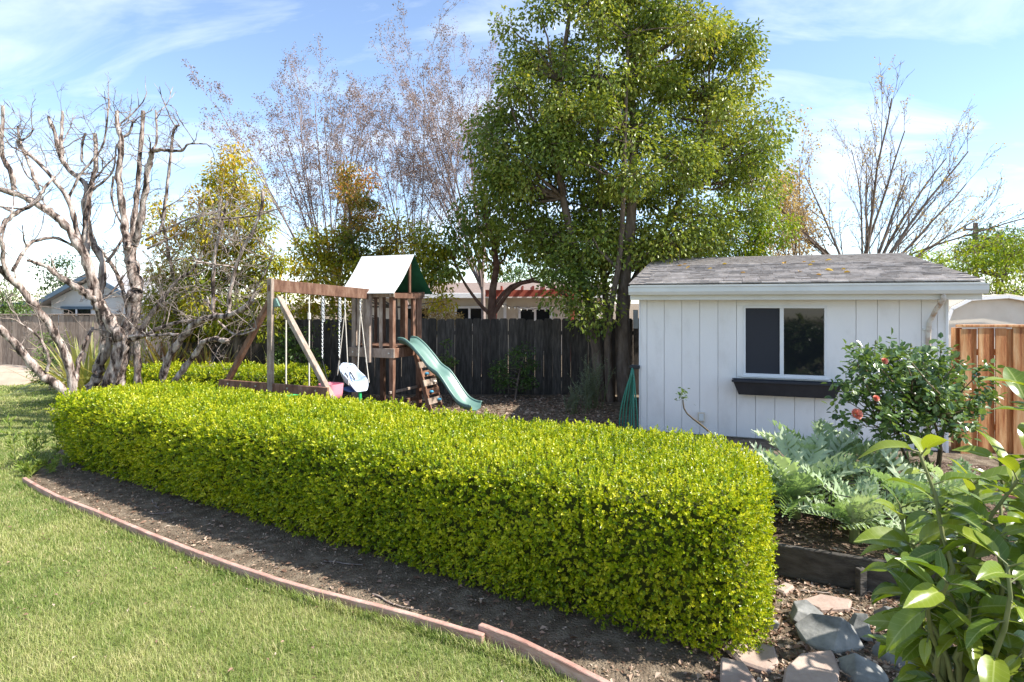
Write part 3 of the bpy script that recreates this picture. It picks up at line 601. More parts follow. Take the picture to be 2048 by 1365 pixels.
# wavy slide
prof = [(.46, 1.30), (.60, 1.29), (.78, 1.17), (.98, .98), (1.12, .83), (1.22, .76), (1.34, .69), (1.48, .53), (1.62, .35), (1.76, .21), (1.90, .15), (2.02, .14)]
prof = [tuple(q) for q in smooth_pts([(x, 0, z) for x, z in prof], 36)]; yc, hw_ = -.08, .20
cs = [(-hw_ - .035, .10), (-hw_ - .035, .125), (-hw_ - .008, .13), (-hw_ + .03, .03), (0, 0), (hw_ - .03, .03), (hw_ + .008, .13), (hw_ + .035, .125), (hw_ + .035, .10)]
vs = [(x, yc + a, z + b_) for x, _, z in prof for a, b_ in cs]; n = len(cs)
fs = [(i * n + j, i * n + j + 1, (i + 1) * n + j + 1, (i + 1) * n + j) for i in range(len(prof) - 1) for j in range(n - 1)]
sl = MB().poly(vs, fs)
k = len(vs); sl.poly([(x, y, z - .012) for x, y, z in vs], [f[::-1] for f in fs])
slo = sl.build('slide', M['slide'], ps, local=True, smooth=True)
for sgn in (-1, 1):
    MB().tube([(x, yc + sgn * (hw_ + .02), z + .125) for x, _, z in prof], .018, 6).build('side_rail', M['slide'], slo, local=True, smooth=True)
# climbing wall
cw = MB()
for y in (.20, .60): cw.bar((.50, y, 1.16), (.86, y, 0), .04, .09)
cwo = cw.build('climbing_wall', M['playwood'], ps, local=True)
for i in range(6):
    t = .1 + .15 * i; x = .50 + .36 * t + .035; z = 1.16 - 1.16 * t
    bo = MB().bar((x, .16, z), (x, .64, z), .03, .125, up=(-.3, 0, 1)).build('board', M['playgrey' if i % 2 else 'playwood'], cwo, local=True, bevel=.004)
    q = MB(); cy = .30 + .2 * (i % 2)
    q.lathe([(.0, .035), (.03, .03), (.045, .01), (.04, -.01), (0, -.02)], (x + .04, cy, z), 8); q.build('hold', M['blue' if i % 3 else 'holdw'], cwo, local=True, smooth=True)

# ------------------------------------------------------------------ swings hanging from the beam
def beamz(y): return bz0 + (bz1 - bz0) * (y - AY + .10) / (2.43) - .10
def ropeat(y0, p1, r, name, mat, parent):
    MB().tube([pw(0, y0, beamz(y0)), p1], [r, r], 6).build(name, M[mat], parent)
def chain_links(parent, p0, p1, pitch=.034):
    p0, p1 = Vector(p0), Vector(p1); L = (p1 - p0).length; n = int(L / pitch); m = MB(); d = (p1 - p0).normalized()
    for i in range(n):
        c = p0 + d * (i + .5) * pitch; s = Vector((1, 0, 0)) if i % 2 else Vector((0, 1, 0))
        pts = [c + d * (.026 * math.cos(a)) + s * (.013 * math.sin(a)) for a in np.linspace(0, 2 * math.pi, 7)]
        m.tube(pts, [.0045] * 7, 4, cap=False)
    m.build('chain', M['chain'], parent)
# trapeze
y1, y2 = AY + .24, AY + .74; zt_ = .62
tr = thing('trapeze_swing', 'thin rope swing hanging nearest the A-frame', 'swing', pw(0, (y1 + y2) / 2, zt_), PR)
for y in (y1, y2):
    ropeat(y, pw(0, y, zt_), .012, 'rope', 'rope', tr)
    MB().lathe([(0, .06), (.028, .05), (.03, -.05), (0, -.06)], pw(0, y, beamz(y) - .35), 8).build('rope_grip', M['rope'], tr)
MB().tube([pw(0, y1 - .05, zt_), pw(0, y2 + .05, zt_)], [.02, .02], 8).build('bar', M['greenpl'], tr)
# pink toddler bucket swing
y1, y2 = AY + 1.05, AY + 1.47; yc_ = (y1 + y2) / 2; zs = .60
bk = thing('bucket_swing', 'faded pink toddler bucket swing on chains', 'swing', pw(0, yc_, zs - .15), PR)
for y in (y1, y2):
    e = pw(0, y, 1.12); chain_links(bk, pw(0, y, beamz(y)), e)
    for k in range(3): chain_links(bk, pw(.012 * (k - 1), y + .012, beamz(y) - .02), pw(.025 * (k - 1), y + .01, beamz(y) - .34 - .05 * k))
    for q in (-.13, .13): MB().tube([e, pw(q, y + (.02 if y == y1 else -.02), zs + .06)], [.006, .006], 5).build('rope', M['black'], bk)
bm_ = MB(); pr = []
for k in range(20):
    a = 2 * math.pi * k / 20; ca, sa = math.cos(a), math.sin(a)
    pr.append((.17 * math.copysign(abs(ca) ** .5, ca), .17 * math.copysign(abs(sa) ** .5, sa)))
vs = []
for (sc, z) in ((1.03, .10), (1.0, .02), (.97, -.06), (.92, -.14), (.55, -.17), (.90, -.13), (.93, .09)):
    for k, (x, y) in enumerate(pr):
        hole = (k % 5 in (1, 2, 3)) and k < 20
        zz = z + (.07 if (z < -.1 and k in (3, 4, 6, 7, 13, 14, 16, 17) and sc > .9) else 0)
        vs.append(pw(x * sc, yc_ + y * sc, zs + zz))
n = 20; bm_.poly(vs, [(j * n + i, j * n + (i + 1) % n, (j + 1) * n + (i + 1) % n, (j + 1) * n + i) for j in range(6) for i in range(n)] + [tuple(6 * n + i for i in range(n))])
bm_.f.pop()
bm_.build('seat', M['pink'], bk, smooth=True)
MB().box(pw(-.20, yc_ - .02, zs + .04), (.10, .26, .05), rz=PR).build('safety_bar', M['black'], bk, bevel=.01)
# pale blue high-back infant swing
y1, y2 = AY + 1.62, AY + 2.04; yc_ = (y1 + y2) / 2; zs = .62
bs = thing('infant_swing', 'pale blue high-backed infant swing on ropes', 'swing', pw(.05, yc_, zs - .1), PR)
# shell: profile from head of backrest down to the foot lip, facing +x/-y
fd = Vector((math.cos(-.75), math.sin(-.75), 0)); fs_ = Vector((-fd.y, fd.x, 0)); c0 = pw(0.02, yc_, zs)
prof = [(-.34, .36), (-.31, .31), (-.26, .20), (-.20, .08), (-.12, -.01), (.0, -.05), (.10, -.045), (.17, -.05), (.22, -.09), (.25, -.12)]
HW = [.10, .155, .185, .195, .20, .205, .205, .20, .17, .11]; WL = [.0, .03, .09, .17, .22, .22, .17, .10, .05, .0]
vs = []; cols = 11
for i, (a, z) in enumerate(prof):
    for j in range(cols):
        s_ = -1 + 2 * j / (cols - 1); up = WL[i] * abs(s_) ** 2.6; t = i / (len(prof) - 1)
        vs.append(c0 + fd * (a + .16 * abs(s_) ** 2 * max(0, .6 - t)) + fs_ * (HW[i] * math.copysign(abs(s_) ** .8, s_)) + Vector((0, 0, z + up)))
fq = [(i * cols + j, i * cols + j + 1, (i + 1) * cols + j + 1, (i + 1) * cols + j) for i in range(len(prof) - 1) for j in range(cols - 1)]
sh = MB().poly(vs, fq); k = len(vs)
me = sh.mesh('seat', smooth=True); o = place(me, 'seat', M['seatblue'], bs); md = o.modifiers.new('thick', 'SOLIDIFY'); md.thickness = .028; md.offset = -1
o.modifiers.new('sub', 'SUBSURF').levels = 1; o.modifiers['sub'].render_levels = 2
MB().prism([c0 + fd * -.16 + fs_ * -.12 + Vector((0, 0, -.06)), c0 + fd * .16 + fs_ * -.12 + Vector((0, 0, -.115)), c0 + fd * .02 + fs_ * -.12 + Vector((0, 0, -.13)), c0 + fd * -.16 + fs_ * -.12 + Vector((0, 0, -.11))], fs_ * .24).build('base', M['deepblue'], bs)
for q in (-1, 1):
    MB().bar(c0 + fd * -.2 + fs_ * .05 * q + Vector((0, 0, .20)), c0 + fd * -.06 + fs_ * .06 * q + Vector((0, 0, .07)), .03, .008).build('harness_strap', M['black'], bs)
for y, q in ((y1, -1), (y2, 1)):
    top = pw(0, y, beamz(y)); ring = top + Vector((0, 0, -.22)); chain_links(bs, top, ring)
    for a, z in ((-.2, .16), (.17, .02)): MB().tube([ring, c0 + fd * a + fs_ * (.21 * q) + Vector((0, 0, z))], [.009, .009], 6).build('rope', M['rope'], bs)
MB().tube([c0 + fd * .20 + Vector((0, 0, -.34)), c0 + fd * .20 + Vector((0, 0, -.12))], [.035, .03], 8).build('leg_post', M['greenpl'], bs)

# ------------------------------------------------------------------ neighbouring houses
hs_ = thing('neighbour_house', 'beige house with brown roof and white window beyond the dark fence', 'house', (-1, 24, 0))
MB().box((-1.2, 27.0, 1.2), (9.6, 6, 2.4)).build('wall', M['hwall'], hs_)
rf = MB().prism([(-6.6, 23.4, 2.40), (-6.6, 27.2, 3.0), (-6.6, 31, 2.40)], (10.8, 0, 0)).build('roof', M['hroof'], hs_)
MB().box((-1.2, 23.36, 2.36), (10.8, .06, .2)).build('fascia', M['white'], rf, bevel=.01)
def hwin(x0, x1, z0, z1, y, parent, n=2, sill=True):
    wn_ = MB().box(((x0 + x1) / 2, y - .02, (z0 + z1) / 2), (x1 - x0, .03, z1 - z0)).build('window', M['glass'], parent); m = MB(); f = .09
    m.box(((x0 + x1) / 2, y - .05, z1), (x1 - x0 + 2 * f, .06, f)); m.box(((x0 + x1) / 2, y - .05, z0), (x1 - x0 + 2 * f, .06, f))
    for i in range(n + 1): m.box((x0 + (x1 - x0) * i / n, y - .05, (z0 + z1) / 2), (f, .058, z1 - z0 - f))
    m.build('frame', M['white'], wn_)
hwin(-2.25, -1.15, 1.2, 1.9, 24, hs_); hwin(-4.4, -3.3, 1.2, 1.9, 24, hs_); hwin(.3, 1.55, .1, 1.86, 24, hs_)
MB().box((-.28, 23.9, 1.2), (.12, .1, 2.3)).build('corner_post', M['white'], hs_)
pg = thing('pergola', 'red stained wooden pergola in front of the beige house', 'pergola', (.7, 22.4, 0))
for x in (-.62, 2.15): MB().box((x, 21.4, 1.2), (.16, .16, 2.4)).build('post', M['redwood'], pg, bevel=.01)
MB().box((.75, 21.38, 2.42), (3.4, .08, .24)).build('beam', M['redwood'], pg); MB().box((.75, 23.2, 2.42), (3.4, .08, .2)).build('beam', M['redwood'], pg)
for i in range(9): MB().box((-.75 + .375 * i, 22.3, 2.60), (.06, 2.6, .15)).build('rafter', M['redwood'], pg)
sl_ = thing('string_lights', 'string of small bulbs hung under the red pergola', 'lights', (.7, 21.3, 1.9))
cp = [(-.55 + 2.6 * t, 21.3, 2.05 - .16 * math.sin(math.pi * t) - .03 * math.sin(t * 40)) for t in np.linspace(0, 1, 25)]
MB().tube(cp, .008, 4).build('cable', M['black'], sl_)
for i in range(2, 24, 2): MB().lathe([(0, .03), (.03, .0), (.02, -.05), (0, -.06)], (cp[i][0], cp[i][1], cp[i][2] - .05), 6).build('bulb', M['bulb'], sl_)
h2 = thing('gable_house', 'pale grey gabled house with blue trim above the left fence', 'house', (-18, 27, 0))
ax_, az_ = (190 - 1024) / F * 26, HC + (605 - 552) / F * 26; xl, zl = (84 - 1024) / F * 26, HC + (605 - 612) / F * 26; xr = 2 * ax_ - xl
MB().prism([(xl + .4, 26, 0), (xr - .4, 26, 0), (xr - .4, 26, zl + .22), (ax_, 26, az_ - .1), (xl + .4, 26, zl + .22)], (0, 8, 0)).build('wall', M['hwall2'], h2)
r2 = MB().prism([(xl, 25.6, zl), (ax_, 25.6, az_), (xr, 25.6, zl), (xr, 25.6, zl + .1), (ax_, 25.6, az_ + .12), (xl, 25.6, zl + .1)], (0, 8.6, 0)).build('roof', M['hroof2'], h2)
MB().prism([(xl - .05, 25.54, zl - .08), (ax_, 25.54, az_ - .06), (xr + .05, 25.54, zl - .08), (xr + .05, 25.54, zl + .12), (ax_, 25.54, az_ + .14), (xl - .05, 25.54, zl + .12)], (0, .05, 0)).build('fascia', M['trimblue'], r2)
MB().box((xl - 1.2, 28, 1.0), (2.8, 3.5, 1.9)).build('porch_wall', M['hwall2'], h2)
MB().prism([(xl - 3, 25.7, 1.88), (xl + .1, 25.7, 2.02), (xl + .1, 25.7, 2.14), (xl - 3, 25.7, 2.0)], (0, 6, 0)).build('porch_roof', M['trimblue'], h2)
wn2 = MB().box(((155 - 1024) / F * 26, 25.98, 1.6), (1.15, .04, .42)).build('window', M['glass'], h2)
MB().box(((155 - 1024) / F * 26, 25.95, 1.86), (1.35, .08, .12)).build('head_trim', M['trimblue'], wn2); MB().box(((155 - 1024) / F * 26, 25.95, 1.6), (.06, .06, .4)).build('mullion', M['white'], wn2)
# cream metal shed at the right
ms = thing('metal_shed', 'cream metal shed with barn roof behind the cedar fence', 'shed', (9.6, 11.2, 0))
Ym = 10.6; pf = [at(1890, 640, Ym), at(1898, 618, Ym), at(1936, 599, Ym), at(2010, 594, Ym), at(2075, 605, Ym), at(2140, 650, Ym)]
pf = [(p[0], p[1], p[2]) for p in pf]; bot = [(pf[-1][0], Ym, 0), (pf[0][0], Ym, 0)]
MB().prism(pf + bot, (.9, 2.6, 0)).build('wall', M['cream'], ms)
rr = MB()
for a, b in zip(pf[:-1], pf[1:]):
    a2, b2 = Vector(a) + Vector((-.03, -.08, .012)), Vector(b) + Vector((-.03, -.08, .012)); rr.prism([a2, b2, b2 + Vector((0, 0, .03)), a2 + Vector((0, 0, .03))], (.95, 2.75, 0))
ro = rr.build('roof', M['cream'], ms); tr_ = MB()
for a, b in zip(pf[:-1], pf[1:]): tr_.bar(Vector(a) + Vector((-.03, -.11, .0)), Vector(b) + Vector((-.03, -.11, .0)), .03, .05)
tr_.build('edge_trim', M['white'], ro)
for i in range(5):
    a, b = Vector(pf[3]), Vector(pf[4]); 
    rr = MB().bar(a + Vector((.9, 2.6, 0)) * (i / 5) + Vector((0, 0, .05)), b + Vector((.9, 2.6, 0)) * (i / 5) + Vector((0, 0, .05)), .04, .02).build('roof_rib', M['cream'], ro)
up_ = thing('utility_pole', 'brown wooden utility pole behind the shrubs at right', 'pole', (at(1951, 600, 34)[0], 34, 0))
pz = at(1951, 446, 34); MB().tube([(pz[0], 34, 0), (pz[0], 34, pz[2])], [.15, .12], 10).build('shaft', M['pole'], up_)
MB().box((pz[0], 33.85, pz[2] - .4), (1.6, .1, .12)).build('crossarm', M['pole'], up_)
for q in (-.7, .7): MB().lathe([(0, .15), (.05, .12), (.05, 0), (0, 0)], (pz[0] + q, 33.85, pz[2] - .34), 6).build('insulator', M['glass'], up_)
MB().lathe([(0, .6), (.2, .55), (.2, 0), (0, -.02)], (pz[0] - .35, 33.8, pz[2] - 1.7), 8).build('transformer', M['gutter'], up_)
for q, sag in ((-.7, .8), (.7, 1.0)):
    MB().tube([(pz[0] + q + 34 * t, 33.85 + 6 * t, pz[2] - .2 - sag * 4 * t * (1 - t)) for t in np.linspace(0, 1, 12)], .012, 4).build('wire', M['wire'], up_)

# ------------------------------------------------------------------ trees
def rot_to(d, ang, rg):
    a = np.cross(d, rdir(rg, 1)[0]); a /= np.linalg.norm(a) + 1e-9
    return d * math.cos(ang) + a * math.sin(ang)
def grow(B, T, p, d, L, r, lvl, cfg, rg):
    n = cfg['seg'][lvl]; P = [np.array(p, float)]; step = L / n; d = np.array(d, float)
    for i in range(n):
        d = d + rg.normal(size=3) * cfg['wander'][lvl] + np.array([0, 0, cfg['up'][lvl]]); d /= np.linalg.norm(d); P.append(P[-1] + d * step)
    P = np.array(P); rr = np.linspace(r, r * cfg['taper'][lvl], n + 1); B.append((P, rr))
    if lvl + 1 < len(cfg['seg']):
        k = cfg['kids'][lvl]; k = int(k) + (rg.random() < k - int(k))
        for i in range(k):
            t = cfg['start'][lvl] + (1 - cfg['start'][lvl]) * ((i + rg.random()) / k); f = t * n; j = min(int(f), n - 1); q = P[j] + (P[j + 1] - P[j]) * (f - j)
            dd = P[j + 1] - P[j]; dd /= np.linalg.norm(dd)
            grow(B, T, q, rot_to(dd, cfg['ang'][lvl] * rg.uniform(.6, 1.3), rg), L * cfg['ratio'][lvl] * rg.uniform(.6, 1.15) * (1.1 - .45 * t), max(cfg.get('rmin', .003), rr[j] * cfg['rr'][lvl]), lvl + 1, cfg, rg)
    else: T.append((P[-1], d))
    if lvl >= cfg.get('tipfrom', 9): T.append((P[-1], d))
def clump_leaves(cent, rad, per, rg, droop=.5, flat=.75):
    n = len(cent); c = np.repeat(cent, per, 0); R = np.repeat(rad, per)
    o = rdir(rg, n * per); q = rg.random(n * per) ** .45; P = c + o * (R * q)[:, None] * np.array([1, 1, flat])
    D = unit(o * .7 + .6 * rdir(rg, n * per) + np.array([0, 0, -droop])); Nn = unit(o * .6 + .7 * rdir(rg, n * per) + np.array([0, 0, .7]))
    return P, D, Nn
def limb(a, b, rg, bow=.15, n=6):
    a, b = np.array(a, float), np.array(b, float); t = np.linspace(0, 1, n)[:, None]; d = b - a; L = np.linalg.norm(d)
    off = rg.normal(size=3) * bow * L; off[2] = abs(off[2]) * .2 - .05 * L
    return a + d * t + off * (4 * t * (1 - t)) * .5 + rg.normal(size=(n, 3)) * .02 * L * np.sin(np.pi * t)
def crown_tree(name, label, trunks, cents, rads, per, lsize, mat, barkm, seed, wr=.45, droop=.5, tmpl=4, limb_r=.035, cat='tree', group=None, twigs=3, flat=.75, start=.35, rbias=None, foll='crown', fold=.4):
    rg = np.random.default_rng(seed); cents = np.array(cents); rads = np.array(rads); b0 = trunks[0][0][0]
    root = thing(name, label, cat, (b0[0], b0[1], 0), group=group); B = []
    nodes = []
    for P, r in trunks:
        P = smooth_pts(P, 10); B.append((P, np.linspace(r, r * .3, 10)))
        for i in range(int(10 * start), 10): nodes.append((P[i], r * (1 - .7 * i / 9)))
    NP = np.array([q[0] for q in nodes])
    for c, R in zip(cents, rads):
        dd = NP - c; cost = np.linalg.norm(dd, axis=1) + 1.5 * np.maximum(0, NP[:, 2] - c[2] + .15 * np.linalg.norm(dd[:, :2], axis=1)); i = int(np.argmin(cost))
        B.append((limb(NP[i], c, rg), np.linspace(min(limb_r, nodes[i][1] * .6), limb_r * .22, 6)))
        for _ in range(twigs):
            B.append((limb(c + rdir(rg, 1)[0] * R * .15, c + rdir(rg, 1)[0] * R * .85, rg, n=4), np.linspace(limb_r * .22, .004, 4)))
    place(tubes_mesh('trunk', B), 'trunk', M[barkm], root)
    P, D, Nn = clump_leaves(cents, rads, per, rg, droop, flat); n = len(P)
    r = np.clip(np.repeat(rg.normal(.42, .17, len(cents)), per) + rg.normal(0, .2, n), 0, 1)
    if rbias is not None: r = np.clip(r + rbias(P), 0, 1)
    leaves(foll, P, D, Nn, lsize * rg.uniform(.65, 1.25, n), M[mat], root, wr=wr, fold=fold, tmpl=tmpl, rnd=r)
    return root
def envelope(rg, n, zs_, rs, cx, cy, shell=.5, ysc=1.0, asym=None):
    zs_, rs = np.array(zs_), np.array(rs); z = np.interp(rg.random(n), np.cumsum(np.r_[0, np.diff(zs_) * ((rs[1:] + rs[:-1]) / 2) ** 1.6]) / np.sum(np.diff(zs_) * ((rs[1:] + rs[:-1]) / 2) ** 1.6), zs_)
    R = np.interp(z, zs_, rs); a = rg.random(n) * 2 * math.pi; q = rg.random(n) ** shell
    X = cx + np.cos(a) * R * q; 
    if asym: X = X + np.interp(z, asym[0], asym[1])
    return np.stack([X, cy + np.sin(a) * R * q * ysc, z], 1)
rg = np.random.default_rng(21)
# big evergreen
bx_, by_ = 2.12, 12.75
tr1 = [([(bx_ + .28, by_ - .1, 0), (bx_ + .22, by_, 1.2), (bx_ + .25, by_, 2.4), (bx_ + .42, by_, 4), (bx_ + .5, by_ + .2, 6), (bx_ + .3, by_ + .2, 8.6)], .19),
       ([(bx_ - .25, by_ + .05, 0), (bx_ - .30, by_ + .05, 1.0), (bx_ - .5, by_ + .1, 2.2), (bx_ - .9, by_ + .2, 3.8), (bx_ - 1.2, by_ + .1, 5.6), (bx_ - .9, by_, 8.2)], .15),
       ([(bx_ + .02, by_ + .25, 0), (bx_ - .05, by_ + .3, 1.4), (bx_ - .1, by_ + .5, 3.0), (bx_ - .2, by_ + .6, 5.0), (bx_ - .2, by_ + .6, 8.5)], .10),
       ([(bx_ + .24, by_ + .05, 1.5), (bx_ + .42, by_ + .2, 2.4), (bx_ + 1.2, by_ + .6, 3.6), (bx_ + 2.0, by_ + .6, 5.2), (bx_ + 2.2, by_ + .5, 6.6)], .11),
       ([(bx_ - .05, by_ - .1, 0.0), (bx_ - .12, by_ - .2, 1.5), (bx_ + .1, by_ - .5, 3.2), (bx_ + .1, by_ - .9, 5.2), (bx_ + .2, by_ - .8, 7.4)], .085)]
cE = envelope(rg, 310, [3.0, 3.6, 4.4, 5, 6, 7, 8.4, 9.6, 10.6], [1.2, 2.5, 3.2, 3.35, 3.3, 3.0, 2.5, 1.7, .5], bx_ + .14, by_ + .5, shell=.45, ysc=.66, asym=([2.5, 3.3, 4.5, 10], [-.7, .05, .35, .1]))
cE = np.concatenate([cE, [at(u, v, by_ + rg.uniform(-.6, .5)) for u, v in [(1110, 470), (1135, 500), (1160, 530), (1110, 540), (1140, 560), (1175, 570), (1160, 600), (1190, 610), (1185, 640), (1210, 560), (1125, 590), (1100, 510), (1300, 490), (1340, 470), (1310, 450)]]])
crown_tree('evergreen_tree', 'tall dense glossy evergreen tree with several trunks beside the shed', tr1, cE, rg.uniform(.36, .70, len(cE)), 310, .088, 'ever', 'bark', 31, wr=.56, droop=.45, tmpl=6, limb_r=.045)
# smaller tree with forked trunk at the fence
q0 = at(985, 600, 14.6); x0, y0 = q0[0], 14.6
tr2 = [([(x0, y0, 0), (x0, y0, 1.4), (x0 - .02, y0, 2.2), (x0 + .1, y0, 3.2), (x0 - .2, y0, 4.3), (x0 - .3, y0, 5.0)], .13),
       ([(x0, y0, 1.75), (x0 - .35, y0, 2.1), (x0 - .75, y0 - .1, 2.7), (x0 - 1.0, y0 - .2, 3.4)], .055), ([(x0 + .02, y0, 1.8), (x0 + .5, y0 - .1, 2.45), (x0 + 1.1, y0 - .2, 2.6), (x0 + 1.7, y0 - .2, 2.3), (x0 + 2.0, y0 - .3, 2.0)], .06),
       ([(x0 + .02, y0, 2.0), (x0 + .45, y0 + .2, 2.5), (x0 + 1.2, y0 + .3, 2.75), (x0 + 1.7, y0 + .3, 3.2)], .05)]
c2 = np.array([at(u, v, y0 + rg.uniform(-.7, .7)) for u, v in [(930, 420), (960, 400), (1000, 410), (1040, 430), (1080, 440), (915, 455), (950, 450), (985, 445), (1030, 470), (1075, 480), (920, 490), (945, 510), (970, 485), (1010, 500), (1050, 505), (895, 500), (880, 520), (905, 540), (990, 530), (870, 545), (1110, 470), (1060, 450), (1005, 470), (960, 470), (860, 500), (1120, 500), (1140, 520)]])
crown_tree('small_fence_tree', 'smaller dark leaved tree with forked trunk rising behind the dark fence', tr2, c2, rg.uniform(.30, .52, len(c2)), 170, .12, 'ever', 'bark_red', 32, wr=.46, droop=.8, tmpl=6, limb_r=.03)
# yellow and orange foliage trees
def bush_px(name, label, pts, Y, rad, per, ls, mat, base, seed, bark='bark', jy=.6, tr_r=.07, cat='tree', group=None, wr=.45, rb=None, droop=.5):
    rg = np.random.default_rng(seed); c = np.array([at(u, v, Y + rg.uniform(-jy, jy)) for u, v in pts]); zt = c[:, 2].max(); b = at(base, 605, Y)
    top = c[np.argmax(c[:, 2])]
    tr = [([(b[0], Y, 0), (b[0] + .05, Y, zt * .3), ((b[0] + top[0]) / 2, Y, zt * .6), (top[0], top[1], zt - .1)], tr_r)]
    return crown_tree(name, label, tr, c, rg.uniform(rad[0], rad[1], len(c)), per, ls, mat, bark, seed, wr=wr, limb_r=.025, cat=cat, group=group, start=.15, rbias=rb, droop=droop)
def fillpx(rows, seed, step=26):
    rg = np.random.default_rng(seed); o = []
    for (v, a, b) in rows:
        n = max(1, int((b - a) / step))
        for i in range(n): o.append((a + (i + rg.random()) * (b - a) / n, v + rg.uniform(-12, 12)))
    return o
bush_px('conical_tree', 'yellow-green cone shaped tree behind the leafless gnarled tree', fillpx([(300, 455, 480), (325, 445, 490), (350, 430, 490), (375, 415, 500), (400, 395, 520), (425, 385, 530), (450, 375, 535), (480, 370, 545), (510, 370, 555), (540, 375, 560), (570, 380, 575), (600, 390, 570), (630, 400, 560), (655, 420, 550)], 1), 12.9, (.28, .46), 240, .095, 'yellow', 470, 33, rb=lambda P: -.16 + .11 * (P[:, 2] - 3))
bush_px('conical_tree', 'low yellow tree left of the cone shaped tree', fillpx([(420, 310, 350), (450, 295, 370), (480, 300, 380), (510, 320, 390), (545, 280, 380), (580, 290, 400), (610, 320, 400)], 2), 13.3, (.26, .44), 190, .095, 'yellow', 345, 34)
bush_px('orange_tree', 'orange tipped slender tree left of the play tower roof', fillpx([(345, 690, 725), (370, 675, 745), (400, 675, 750), (430, 685, 760), (455, 690, 770), (480, 680, 780), (505, 640, 780)], 3, 22), 14.6, (.26, .42), 190, .105, 'orange', 715, 35, rb=lambda P: -.08 + .13 * (P[:, 2] - 4))
bush_px('broadleaf_tree', 'spreading yellow-green tree directly behind the play tower roof', fillpx([(480, 590, 690), (505, 575, 700), (530, 590, 880), (555, 610, 900), (450, 790, 860), (475, 780, 890), (500, 770, 900), (585, 620, 720), (615, 560, 700), (640, 580, 690), (600, 850, 890)], 4, 24), 14.4, (.30, .5), 180, .11, 'yellow', 790, 36, rb=lambda P: 0 * P[:, 0])
bush_px('dusty_shrub', 'rounded tan blossoming shrub beyond the fence right of the tower', fillpx([(612, 850, 905), (628, 845, 915), (640, 850, 920), (655, 850, 915)], 5, 16), 15.3, (.2, .32), 130, .07, 'tan', 880, 37, tr_r=.04, cat='shrub', rb=lambda P: -.1)
bush_px('citrus_tree', 'bright yellow-green tree rising behind the shed roof', fillpx([(395, 1440, 1545), (425, 1420, 1560), (450, 1400, 1590), (475, 1330, 1570), (500, 1290, 1540), (520, 1290, 1530), (540, 1290, 1520)], 6, 26), 15.2, (.32, .52), 200, .105, 'lime', 1450, 38, rb=lambda P: -.12)
bush_px('lime_shrub', 'sunlit lime green shrub above the cream metal shed', fillpx([(478, 1975, 2090), (492, 1950, 2100), (510, 1900, 2100), (525, 1830, 2090), (545, 1840, 2110), (565, 1870, 2120), (585, 1900, 2130), (605, 1900, 2120)], 7, 24), 13.5, (.24, .42), 120, .085, 'lime', 1960, 39, cat='shrub', tr_r=.05)
bush_px('far_green_tree', 'mid green tree beside the utility pole', fillpx([(465, 1960, 2010), (480, 1940, 2030), (500, 1920, 2050), (520, 1920, 2060)], 8, 24), 24, (.45, .8), 130, .15, 'midgreen', 1985, 40)
bush_px('far_dark_tree', 'small dark tree at the far right horizon edge', fillpx([(485, 2030, 2080), (500, 2020, 2090), (520, 2010, 2090)], 9, 24), 30, (.6, .9), 130, .18, 'dark', 2050, 41)
bush_px('far_round_tree', 'dark round tree behind the left house gable', fillpx([(530, 90, 140), (550, 75, 150), (575, 80, 150), (600, 85, 160), (620, 90, 160)], 10, 22), 31, (.5, .8), 140, .17, 'dark', 115, 42)
bush_px('far_left_tree', 'light green tree over the fence at left edge', fillpx([(580, -40, 30), (600, -50, 55), (618, -50, 60), (635, -50, 60)], 11, 22), 24, (.45, .7), 150, .13, 'midgreen', 5, 43, rb=lambda P: .3)
bush_px('far_middle_tree', 'distant rounded green tree above the brown roof', fillpx([(540, 1010, 1060), (552, 990, 1110), (565, 980, 1130), (585, 980, 1130)], 12, 24), 36, (.6, 1.0), 130, .2, 'midgreen', 1040, 44)
# low shrubs in the shade and by the gnarled tree
bush_px('shade_shrub', 'rounded dark green shrub against the dark fence', fillpx([(705, 1010, 1055), (720, 995, 1065), (738, 985, 1072), (755, 990, 1070), (770, 1000, 1060)], 13, 18), 13.0, (.14, .24), 90, .07, 'midgreen', 1030, 45, tr_r=.03, cat='shrub', jy=.2, droop=.2)
bush_px('leafy_seedling', 'spindly pale leaved seedling behind the slide', fillpx([(690, 885, 895), (705, 880, 900), (720, 875, 908), (735, 870, 910), (750, 875, 908)], 14, 14), 13.1, (.10, .17), 50, .07, 'midgreen', 890, 46, tr_r=.015, cat='shrub', jy=.15, droop=.2, rb=lambda P: .4)
bush_px('green_shrub', 'small bright green shrub left of the gnarled tree trunk', fillpx([(672, 95, 115), (690, 80, 120), (710, 70, 125), (730, 68, 125), (748, 70, 120)], 15, 16), 14.2, (.16, .28), 100, .075, 'midgreen', 98, 47, tr_r=.03, cat='shrub', jy=.2, droop=.2, rb=lambda P: .3)
bush_px('green_shrub', 'green shrub in the shade behind the A-frame swing legs', fillpx([(675, 560, 620), (695, 540, 625), (715, 550, 625), (735, 560, 620)], 16, 18), 13.0, (.18, .3), 90, .085, 'midgreen', 590, 48, tr_r=.03, cat='shrub', jy=.2, droop=.2)

bush_px('green_shrub', 'yellow-green shrub filling behind the gnarled tree, left of the swing frame', fillpx([(570, 300, 420), (595, 285, 440), (620, 290, 450), (645, 300, 460), (665, 310, 460)], 17, 24), 13.4, (.25, .4), 170, .09, 'yellow', 365, 49, tr_r=.04, cat='shrub', jy=.25, rb=lambda P: -.2)

